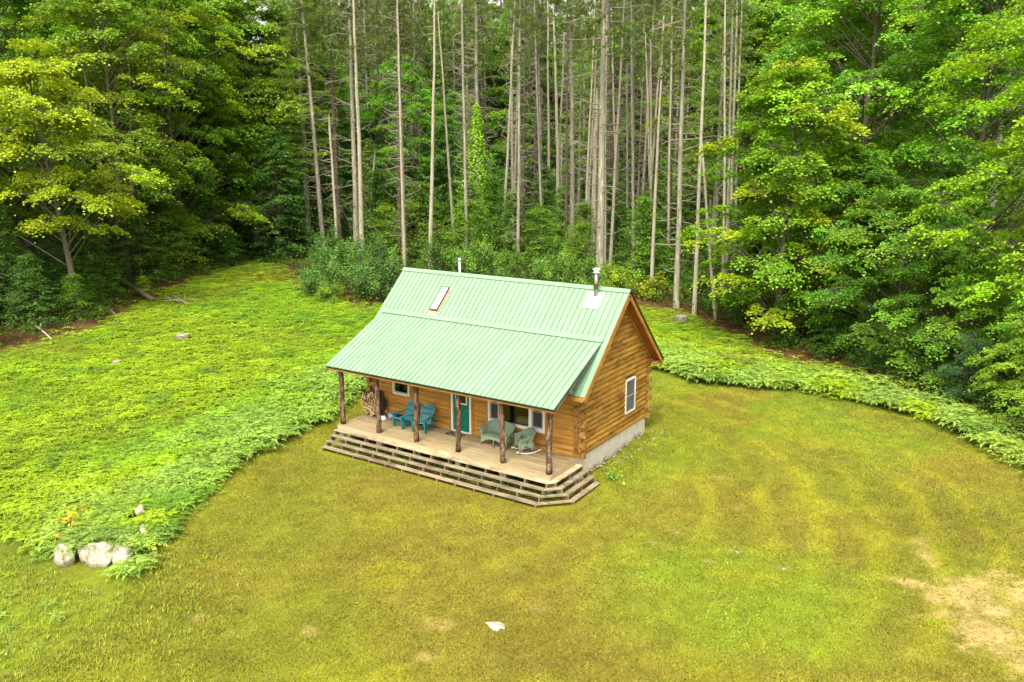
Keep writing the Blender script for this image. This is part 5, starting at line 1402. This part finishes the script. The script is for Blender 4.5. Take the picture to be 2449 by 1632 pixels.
T_('young_pine', 'white_pine', 'small young white pine tucked behind the bushy one', 'tree', 22.4, 18.6, .8, 3.0, tint=(.85, .9, .9))
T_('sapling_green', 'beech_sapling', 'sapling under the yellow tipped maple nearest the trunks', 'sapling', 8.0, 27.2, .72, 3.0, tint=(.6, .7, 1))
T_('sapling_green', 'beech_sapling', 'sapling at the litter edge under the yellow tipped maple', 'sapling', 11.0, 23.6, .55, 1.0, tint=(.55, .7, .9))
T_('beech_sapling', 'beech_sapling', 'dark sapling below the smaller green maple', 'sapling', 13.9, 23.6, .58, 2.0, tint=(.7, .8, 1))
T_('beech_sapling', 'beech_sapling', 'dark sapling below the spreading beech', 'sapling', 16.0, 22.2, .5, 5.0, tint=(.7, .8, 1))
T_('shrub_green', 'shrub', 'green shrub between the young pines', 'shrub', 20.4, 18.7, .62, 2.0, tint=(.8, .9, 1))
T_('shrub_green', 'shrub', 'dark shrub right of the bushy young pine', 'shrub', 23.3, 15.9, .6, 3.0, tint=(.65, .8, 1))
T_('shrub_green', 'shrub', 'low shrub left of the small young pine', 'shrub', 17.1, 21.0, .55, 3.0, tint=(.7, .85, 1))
# --- tall wood all round behind
rf = random.Random(31)
GF = 'tall trees of the surrounding forest'
for k in range(72):
    side = k % 2; dist = rf.uniform(70, 112)
    ang = rf.uniform(-.80, -.27) if side else rf.uniform(.20, .62)
    x, y = xy(cam_u+ang*dist, cam_v+dist)
    if sdist(CLEAR, np.array([x]), np.array([y]))[0] < 9: continue
    T_(rf.choice(['maple_wide', 'maple_b', 'maple_a', 'white_pine']), 'forest_tree', 'tall tree filling the forest behind the clearing edge', 'tree', x, y, rf.uniform(.95, 1.15), rz(), GF, (rf.uniform(1.1, 1.5),)*3)  # leaves tinted brighter to lighten the dark wood
for k in range(46):
    dist = rf.uniform(112, 150); ang = -.27+.52*(k+.5)/46+rf.uniform(-.01, .01); x, y = xy(cam_u+ang*dist, cam_v+dist)
    T_(rf.choice(['white_pine', 'maple_wide', 'maple_b', 'white_pine']), 'forest_tree', 'tall tree closing the view behind the pine stand', 'tree', x, y, rf.uniform(.95, 1.2), rz(), 'trees closing the view behind the pine stand', (rf.uniform(1.2, 1.6),)*3)  # brighter leaf tint stands in for light behind the stand

GM = 'midstory trees inside the pine stand'
rm = random.Random(15)
for k in range(26):
    dist = rm.uniform(92, 124); ang = -.27+.51*(k+.5)/26+rm.uniform(-.012, .012); x, y = xy(cam_u+ang*dist, cam_v+dist)
    T_(rm.choice(['maple_b', 'maple_wide', 'white_pine', 'beech_dark']), 'midstory_tree', 'leafy tree filling the gaps between the background trunks', 'tree', x, y, rm.uniform(.55, .85), rz(), GM, (rm.uniform(1.3, 1.8),)*3)  # leaf colour raised to lighten the dark gaps inside the stand
T_('white_pine', 'white_pine', 'white pine rising behind the upper left maples', 'tree', -62, 40, 1.1, 2.0)
T_('maple_wide', 'maple_tree', 'yellowing maple crown left of the tiered white pines', 'tree', -50.5, 29.5, 1.0, 1.0, tint=(1.5, 1.2, .8))
T_('maple_b', 'maple_tree', 'maple crown closing the gap above the forked maple', 'tree', -56, 20, 1.08, 2.0, tint=(1.5, 1.3, 1))
T_('white_pine', 'white_pine', 'light green white pine between the yellowing maple and the bare trunks', 'tree', -39.6, 33.6, 1.05, 5.0, tint=(1.5, 1.4, 1.0))
T_('maple_b', 'maple_tree', 'maple crown in the gap behind the light green white pines', 'tree', -58, 38, 1.2, 3.3, tint=(1.6, 1.3, 1))
T_('white_pine', 'white_pine', 'white pine just left of the big lichen spotted trunk', 'tree', -44, 39.5, 1.1, 4.0, tint=(1.05, 1.05, .9))
T_('sapling_green', 'beech_sapling', 'sapling in front of the thick pale maple trunk', 'sapling', -30.6, 4.2, .62, 4.0, tint=(1.0, 1.0, 1))
T_('beech_sapling', 'beech_sapling', 'layered dark sapling left of the thick pale maple trunk', 'sapling', -31.6, 2.0, .72, 4.0, tint=(.7, .75, 1))
T_('beech_sapling', 'beech_sapling', 'layered sapling between the thick pale maple and the fallen trunk', 'sapling', -34.8, 8.0, .85, 1.0, tint=(1.0, 1.0, 1))
T_('beech_sapling', 'beech_sapling', 'layered sapling in front of the forked maple', 'sapling', -37.6, 13.6, .95, 2.0, tint=(1.0, 1.0, 1))
T_('beech_sapling', 'beech_sapling', 'layered sapling at the clearing tip under the tall yellowing maple', 'sapling', -38.6, 17.6, 1.0, 3.0, tint=(1.0, 1.0, 1))
T_('beech_dark', 'beech_tree', 'dark beech in front of the tall yellowing maple', 'tree', -40.8, 22.2, .6, 1.0, tint=(1.1, 1.1, 1))
T_('beech_dark', 'beech_tree', 'dark beech between the forked maple and the yellow maple', 'tree', -38.2, 8.6, .62, 2.5, tint=(1.0, 1.05, 1))
T_('beech_dark', 'beech_tree', 'dark beech behind the lower left hemlocks', 'tree', -34.5, -1.5, .6, .5, tint=(1.1, 1.1, 1))
T_('maple_b', 'maple_tree', 'farther maple crown filling the sky gap right of the trunk cluster', 'tree', 4.5, 53, 1.15, 1.0, tint=(1.3, 1.2, 1))
T_('white_pine', 'white_pine', 'white pine behind the tall right trunk cluster', 'tree', 1.0, 58, 1.15, 1.0)
T_('maple_b', 'maple_tree', 'maple crown behind the top of the right trunk cluster', 'tree', 9.5, 45, 1.1, 3.0, tint=(1.3, 1.2, 1))

# debris heap behind the gable
def heap():
    rg = random.Random(6); m = MB()
    for k in range(60):
        a, r_ = rg.uniform(0, 6.28), rg.uniform(0, 1.5); p = Vector((r_*math.cos(a), r_*math.sin(a)*.7, .7*(1-r_/1.6)*rg.uniform(.4, 1)))
        d = Vector((rg.uniform(-1, 1), rg.uniform(-1, 1), rg.uniform(-.25, .35))).normalized()*rg.uniform(.3, .9); m.tube([p-d*.5, p+d*.5], [.03, .015], 5)
    o = m.build('brush_heap', M['wood_bark']); o.location = on(-.4, 32.4, 0); tag(o, 'heap of brown dead branches in the shrubs behind the gable', 'brush pile')
heap()

# ------------------------------------------------------------------ ferns, weeds and grass (uncountable)
def scatter(name, protos, pos, rot, scl, col, mat, tilt=None):
    """many copies of small quad clusters merged into one mesh; protos: list of (V (n,4,3), per-quad shade)"""
    rg = np.random.default_rng(len(pos)); pick = rg.integers(0, len(protos), len(pos)); Vs, Cs = [], []
    for k, (pv, ps) in enumerate(protos):
        s = pick == k
        if not s.any(): continue
        c, sn = np.cos(rot[s])[:, None], np.sin(rot[s])[:, None]
        v = pv.reshape(-1, 3)
        X = (v[None, :, 0]*c-v[None, :, 1]*sn)*scl[s][:, None]+pos[s][:, 0:1]
        Y = (v[None, :, 0]*sn+v[None, :, 1]*c)*scl[s][:, None]+pos[s][:, 1:2]
        Z = v[None, :, 2]*scl[s][:, None]+pos[s][:, 2:3]
        Vs.append(np.stack([X, Y, Z], -1).reshape(-1, 3))
        cc = col[s][:, None, :]*ps[None, :, None]; Cs.append(np.repeat(cc.reshape(-1, 3), 4, 0))
    me = quads_mesh(name, np.concatenate(Vs), [mat], np.concatenate(Cs).clip(0.002, .9))
    return link(name, me)
def fern_proto(seed, fronds=5, pairs=10):
    rg = np.random.default_rng(seed); Q, S = [], []
    for f in range(fronds):
        az = f*2*np.pi/fronds+rg.uniform(-.5, .5); o = np.array([np.cos(az), np.sin(az), 0]); t = np.array([-o[1], o[0], 0])
        h = rg.uniform(.42, .62); L = rg.uniform(.55, .8)
        for k in range(pairs):
            u = (k+.6)/pairs; p = o*(.10+L*u)+np.array([0, 0, h*(.75+.45*u-.62*u*u)])
            w = .23*(1-u)**.8+.03
            for s in (-1, 1):
                d = t*s*w+o*w*.30+np.array([0, 0, -.18*w+rg.normal(0, .02)]); wd = o*.036+np.array([0, 0, rg.normal(0, .012)])
                Q.append([p, p+d*.45+wd, p+d, p+d*.45-wd]); S.append(rg.uniform(.82, 1.15))
        tip = o*(.10+L*1.12)+np.array([0, 0, h*.5]); p = o*(.10+L*.85)+np.array([0, 0, h*.72]); Q.append([p, p+t*.04, tip, p-t*.04]); S.append(1.05)
        b = np.array([0, 0, 0]); e = o*.16+np.array([0, 0, h*.8]); Q.append([b-t*.008, b+t*.008, e+t*.006, e-t*.006]); S.append(.6)
    return np.array(Q), np.array(S)
def herb_proto(seed, n=26, h=.42, r=.30, leaf=.11):
    rg = np.random.default_rng(seed); P_ = np.stack([rg.normal(0, r*.6, n), rg.normal(0, r*.6, n), h*rg.uniform(.35, 1, n)], 1)
    V = leaf_quads(P_, leaf, rg, np.tile([0, 0, 1.0], (n, 1)), .45, .7).reshape(-1, 4, 3); return V, rg.uniform(.8, 1.2, n)
def grass_proto(seed, n=7, h=.06, r=.05, w=.012):
    rg = np.random.default_rng(seed); Q, S = [], []
    for k in range(n):
        b = np.array([rg.normal(0, r*.5), rg.normal(0, r*.5), -.005]); a = rg.uniform(0, 6.28); d = np.array([np.cos(a), np.sin(a), 0]); s = np.array([-d[1], d[0], 0])*w
        hh = h*rg.uniform(.6, 1.3); e = b+d*hh*rg.uniform(.3, 1.0)+np.array([0, 0, hh]); m_ = b*.5+e*.5+np.array([0, 0, hh*.12])
        Q.append([b-s*.5, b+s*.5, m_+s*.5, m_-s*.5]); S.append(rg.uniform(.75, 1.1)); Q.append([m_-s*.5, m_+s*.5, e+s*.05, e-s*.05]); S.append(rg.uniform(.85, 1.25))
    return np.array(Q), np.array(S)
def in_view(x, y, pad=3.0):
    u, v = uv(x, y); du, dv = u-cam_u, v-cam_v
    return (np.abs(du) < .66*dv+pad) & (dv > 9)
HX0, HX1, HY0, HY1 = -.35, W+.35, -P-1.1, DP+.35
def off_house(x, y): return ~((x > HX0) & (x < HX1+.8*(y < 0.1)) & (y > HY0) & (y < HY1))
def jgrid(x0, x1, y0, y1, step, rg):
    X, Y = np.meshgrid(np.arange(x0, x1, step), np.arange(y0, y1, step)); n = X.size
    return X.ravel()+rg.uniform(-.5, .5, n)*step, Y.ravel()+rg.uniform(-.5, .5, n)*step
def covers():
    rg = np.random.default_rng(1)
    # ferns
    x, y = jgrid(-46, 34, -24, 36, .25, rg); k = in_view(x, y) & off_house(x, y)
    x, y = x[k], y[k]
    wob = (fbm(x*.5, y*.5, 91, 3)-.5)*.9
    dl = sdist(LAWN, x, y)+wob*.5; dc = sdist(CLEAR, x, y)+wob*2
    edge = sstep(-.15, .75, dl+(fbm(x*1.7, y*1.7, 23)-.5)*1.5); wood = sstep(1.5, -2.0, dc)
    weedy = sstep(-13.25, -14.0, y+.5*(fbm(x, y, 3)-.5)-.12*np.clip(x-1.5, -6, 6))
    dens = edge*np.maximum(wood, .10*sstep(7, 1, dc))*(1-.86*weedy)*(.55+.6*sstep(.25, .5, fbm(x*.35, y*.35, 7)))
    for bx_, by_ in [(.66,-13.75),(.98,-13.25),(1.52,-13.15),(2.02,-12.82),(1.16,-11.55),(-.24,-10.8)]:
        dens = dens*(1-.88*(np.hypot(x-bx_-.22, y-by_+.30) < .42))*(np.hypot(x-bx_, y-by_) > .34)
    k = rg.uniform(size=len(x)) < dens; x, y, dl, dc, weedy = x[k], y[k], dl[k], dc[k], weedy[k]; n = len(x)
    right = x > 0.8*0+6
    big = sstep(7, 1.5, dl)*(fbm(x*.3, y*.3, 17)*.8+.4)
    z = ground(x, y)
    sc = (.42+(.30+.50*sstep(-10, -3, y))*big)*rg.uniform(.7, 1.3, n)*(.72+.56*fbm(x*.9, y*.9, 19))*sstep(-.3, 1.0, dl+.35)
    sc = np.maximum(sc, .22)
    sc *= 1-.48*weedy
    sc *= 1-.4*((y > 24) & (x > -4))
    a = fbm(x*.16, y*.16, 27); b = fbm(x*.5, y*.5, 37)
    col = mixc((.235, .400, .016), (.295, .420, .016), sstep(.35, .65, a))
    col = mixc(col, (.245, .370, .080), np.clip(big*.9*sstep(.4, .6, b+.1), 0, 1))
    col = mixc(col, (.10, .24, .03), sstep(.60, .72, fbm(x*.7, y*.7, 47))*.6)
    col = mixc(col, np.array((.20, .165, .02)), sstep(.62, .78, fbm(x*.4, y*.4, 57))*.45*(dc > -5))
    rusty = sstep(4.5, 1.0, np.hypot(x+31.6, y-20.6)); col = mixc(col, (.17, .085, .015), rusty*.75*(rg.uniform(size=n) < .6))
    col = col*(.84+.40*fbm(x*1.1, y*1.1, 29))[:, None]*np.exp(rg.normal(0, .17, n))[:, None]
    hb = rg.uniform(size=n) < np.clip(.25+.5*sstep(.45, .6, fbm(x*.22, y*.22, 67))-.3*big+.5*weedy, 0, 1)
    f = ~hb
    P_ = np.stack([x, y, z], 1); ro = rg.uniform(0, 6.28, n)
    o = scatter('fern_cover', [fern_proto(i) for i in range(6)], P_[f], ro[f], sc[f], col[f], M['fern']); tag(o, 'bracken ferns covering the clearing', kind='stuff')
    o = scatter('weeds', [herb_proto(i) for i in range(5)], P_[hb], ro[hb], sc[hb]*1.1, col[hb]*.95, M['fern']); tag(o, 'low leafy weeds among the ferns', kind='stuff')
    # forest floor greenery
    x, y = jgrid(-60, 30, -6, 60, .9, rg); dc = sdist(CLEAR, x, y); k = in_view(x, y) & (dc > .5) & (rg.uniform(size=len(x)) < .62); x, y = x[k], y[k]; n = len(x)
    c = mixc((.030, .080, .010), (.085, .130, .010), fbm(x*.4, y*.4, 77))*np.exp(rg.normal(0, .2, n))[:, None]
    o = scatter('undergrowth', [herb_proto(i+20, 60, .8, .55, .16) for i in range(5)], np.stack([x, y, ground(x, y)], 1), rg.uniform(0, 6.28, n), rg.uniform(.5, 1.4, n), c, M['fern']); tag(o, 'undergrowth on the forest floor', kind='stuff')
    # weeds under the open steps
    n = 480; x = rg.uniform(.2, W+.2, n); y = rg.uniform(-P-.42, -1.2, n)
    o = scatter('weeds_under_steps', [herb_proto(i+40, 24, .34, .2, .07) for i in range(4)], np.stack([x, y, np.full(n, -.33)], 1), rg.uniform(0, 6.28, n), rg.uniform(.65, 1.2, n), vary((.080, .175, .018), n, rg, .25, .1), M['fern']); tag(o, 'green weeds growing under the porch steps', kind='stuff')
    # lawn grass
    x, y = jgrid(-6, 34, -24, 18, .072, rg); k = in_view(x, y, 1.0) & off_house(x, y); x, y = x[k], y[k]
    u, v = uv(x, y); dist = v-cam_v; k = rg.uniform(size=len(x)) < np.clip(30/dist, .45, 1)**1.5; x, y = x[k], y[k]
    dl = sdist(LAWN, x, y)+(fbm(x*.5, y*.5, 91, 3)-.5)*.45; k = (dl < .25) & (rg.uniform(size=len(x)) > dirt_mask(x, y)*.80); x, y = x[k], y[k]; n = len(x)
    c = lawn_colour(x, y)*np.exp(rg.normal(0, .13, n))[:, None]*1.10; br = rg.uniform(size=n) < .06; c[br] = c[br]*.5+np.array((.22, .15, .05))*.5
    o = scatter('lawn_grass', [grass_proto(i, 6, .032, .060, .016) for i in range(6)], np.stack([x, y, ground(x, y)], 1), rg.uniform(0, 6.28, n), rg.uniform(.6, 1.3, n)*(.75+.5*fbm(x*.9, y*.9, 87)), c, M['grass']); tag(o, 'mown grass of the lawn', kind='stuff')
    # longer rough grass: lower left corner, along the cabin and the fern edge
    x, y = jgrid(-40, 34, -24, 20, .16, rg); k = in_view(x, y, 1.0) & off_house(x, y); x, y = x[k], y[k]
    dl = sdist(LAWN, x, y)+(fbm(x*.5, y*.5, 91, 3)-.5)*.45
    wd = sstep(5.2, 2.4, np.hypot((x-3.2)*.8, (y+17.0)*.75))*sstep(1.2, -.2, dl-1.2*0)*.95+sstep(.9, .2, np.abs(dl))*.25*(dl > -.1)+sstep(1.2, .4, np.hypot(np.maximum(x-10.9, 10.2-x), np.maximum(0, np.maximum(y-6, .4-y))))*.5
    wd = np.maximum(wd, sstep(-13.8, -14.8, y)*(x < 6.2+fbm(y, x, 4))*.95)
    k = rg.uniform(size=len(x)) < wd; x, y = x[k], y[k]; n = len(x)
    c = mixc((.225, .310, .018), (.270, .265, .026), fbm(x*.6, y*.6, 107))*np.exp(rg.normal(0, .2, n))[:, None]
    o = scatter('rough_grass', [grass_proto(i+30, 10, .10, .10, .013) for i in range(5)], np.stack([x, y, ground(x, y)], 1), rg.uniform(0, 6.28, n), rg.uniform(.5, 1.3, n), c, M['grass']); tag(o, 'longer rough grass at the lawn edges', kind='stuff')
covers()
# single plants one can point at
def herb(name, label, x, y, s, col, seed, n=40, leaf=.16, h=.45):
    rg = np.random.default_rng(seed); V, S = herb_proto(seed, n, h, .34, leaf); me = quads_mesh('plant_leaves', V.reshape(-1, 3), [M['leaf']], np.repeat(vary(col, n, rg, .15, .05), 4, 0))
    t = empty(name, on(x, y)); t.scale = (s, s, s); tag(t, label, 'plant'); link('leaves', me, t)
    st = [(np.array([[0, 0, -.03], [rg.normal(0, .1), rg.normal(0, .1), h*.75]]), np.array([.012, .006])) for _ in range(7)]; link('stems', tubes_mesh('plant_stems', [(st, 4)], [M['stem']]), t)
herb('leafy_plant', 'bright broad leaved plant beside the right end of the steps', 11.35, .45, .72, (.14, .30, .03), 3, 46, .20, .5)
herb('yellow_plant', 'yellow leaved plant in the ferns behind the boulders', -1.0, -12.7, .9, (.42, .30, .012), 4, 34, .17, .8)
herb('yellow_plant', 'orange yellow plant just left of the boulders', -.35, -13.35, .6, (.45, .25, .012), 5, 30, .17, .75)
herb('yellow_plant', 'small yellow plant deeper in the ferns above the boulders', -1.8, -11.9, .6, (.40, .30, .012), 6, 28, .16, .8)
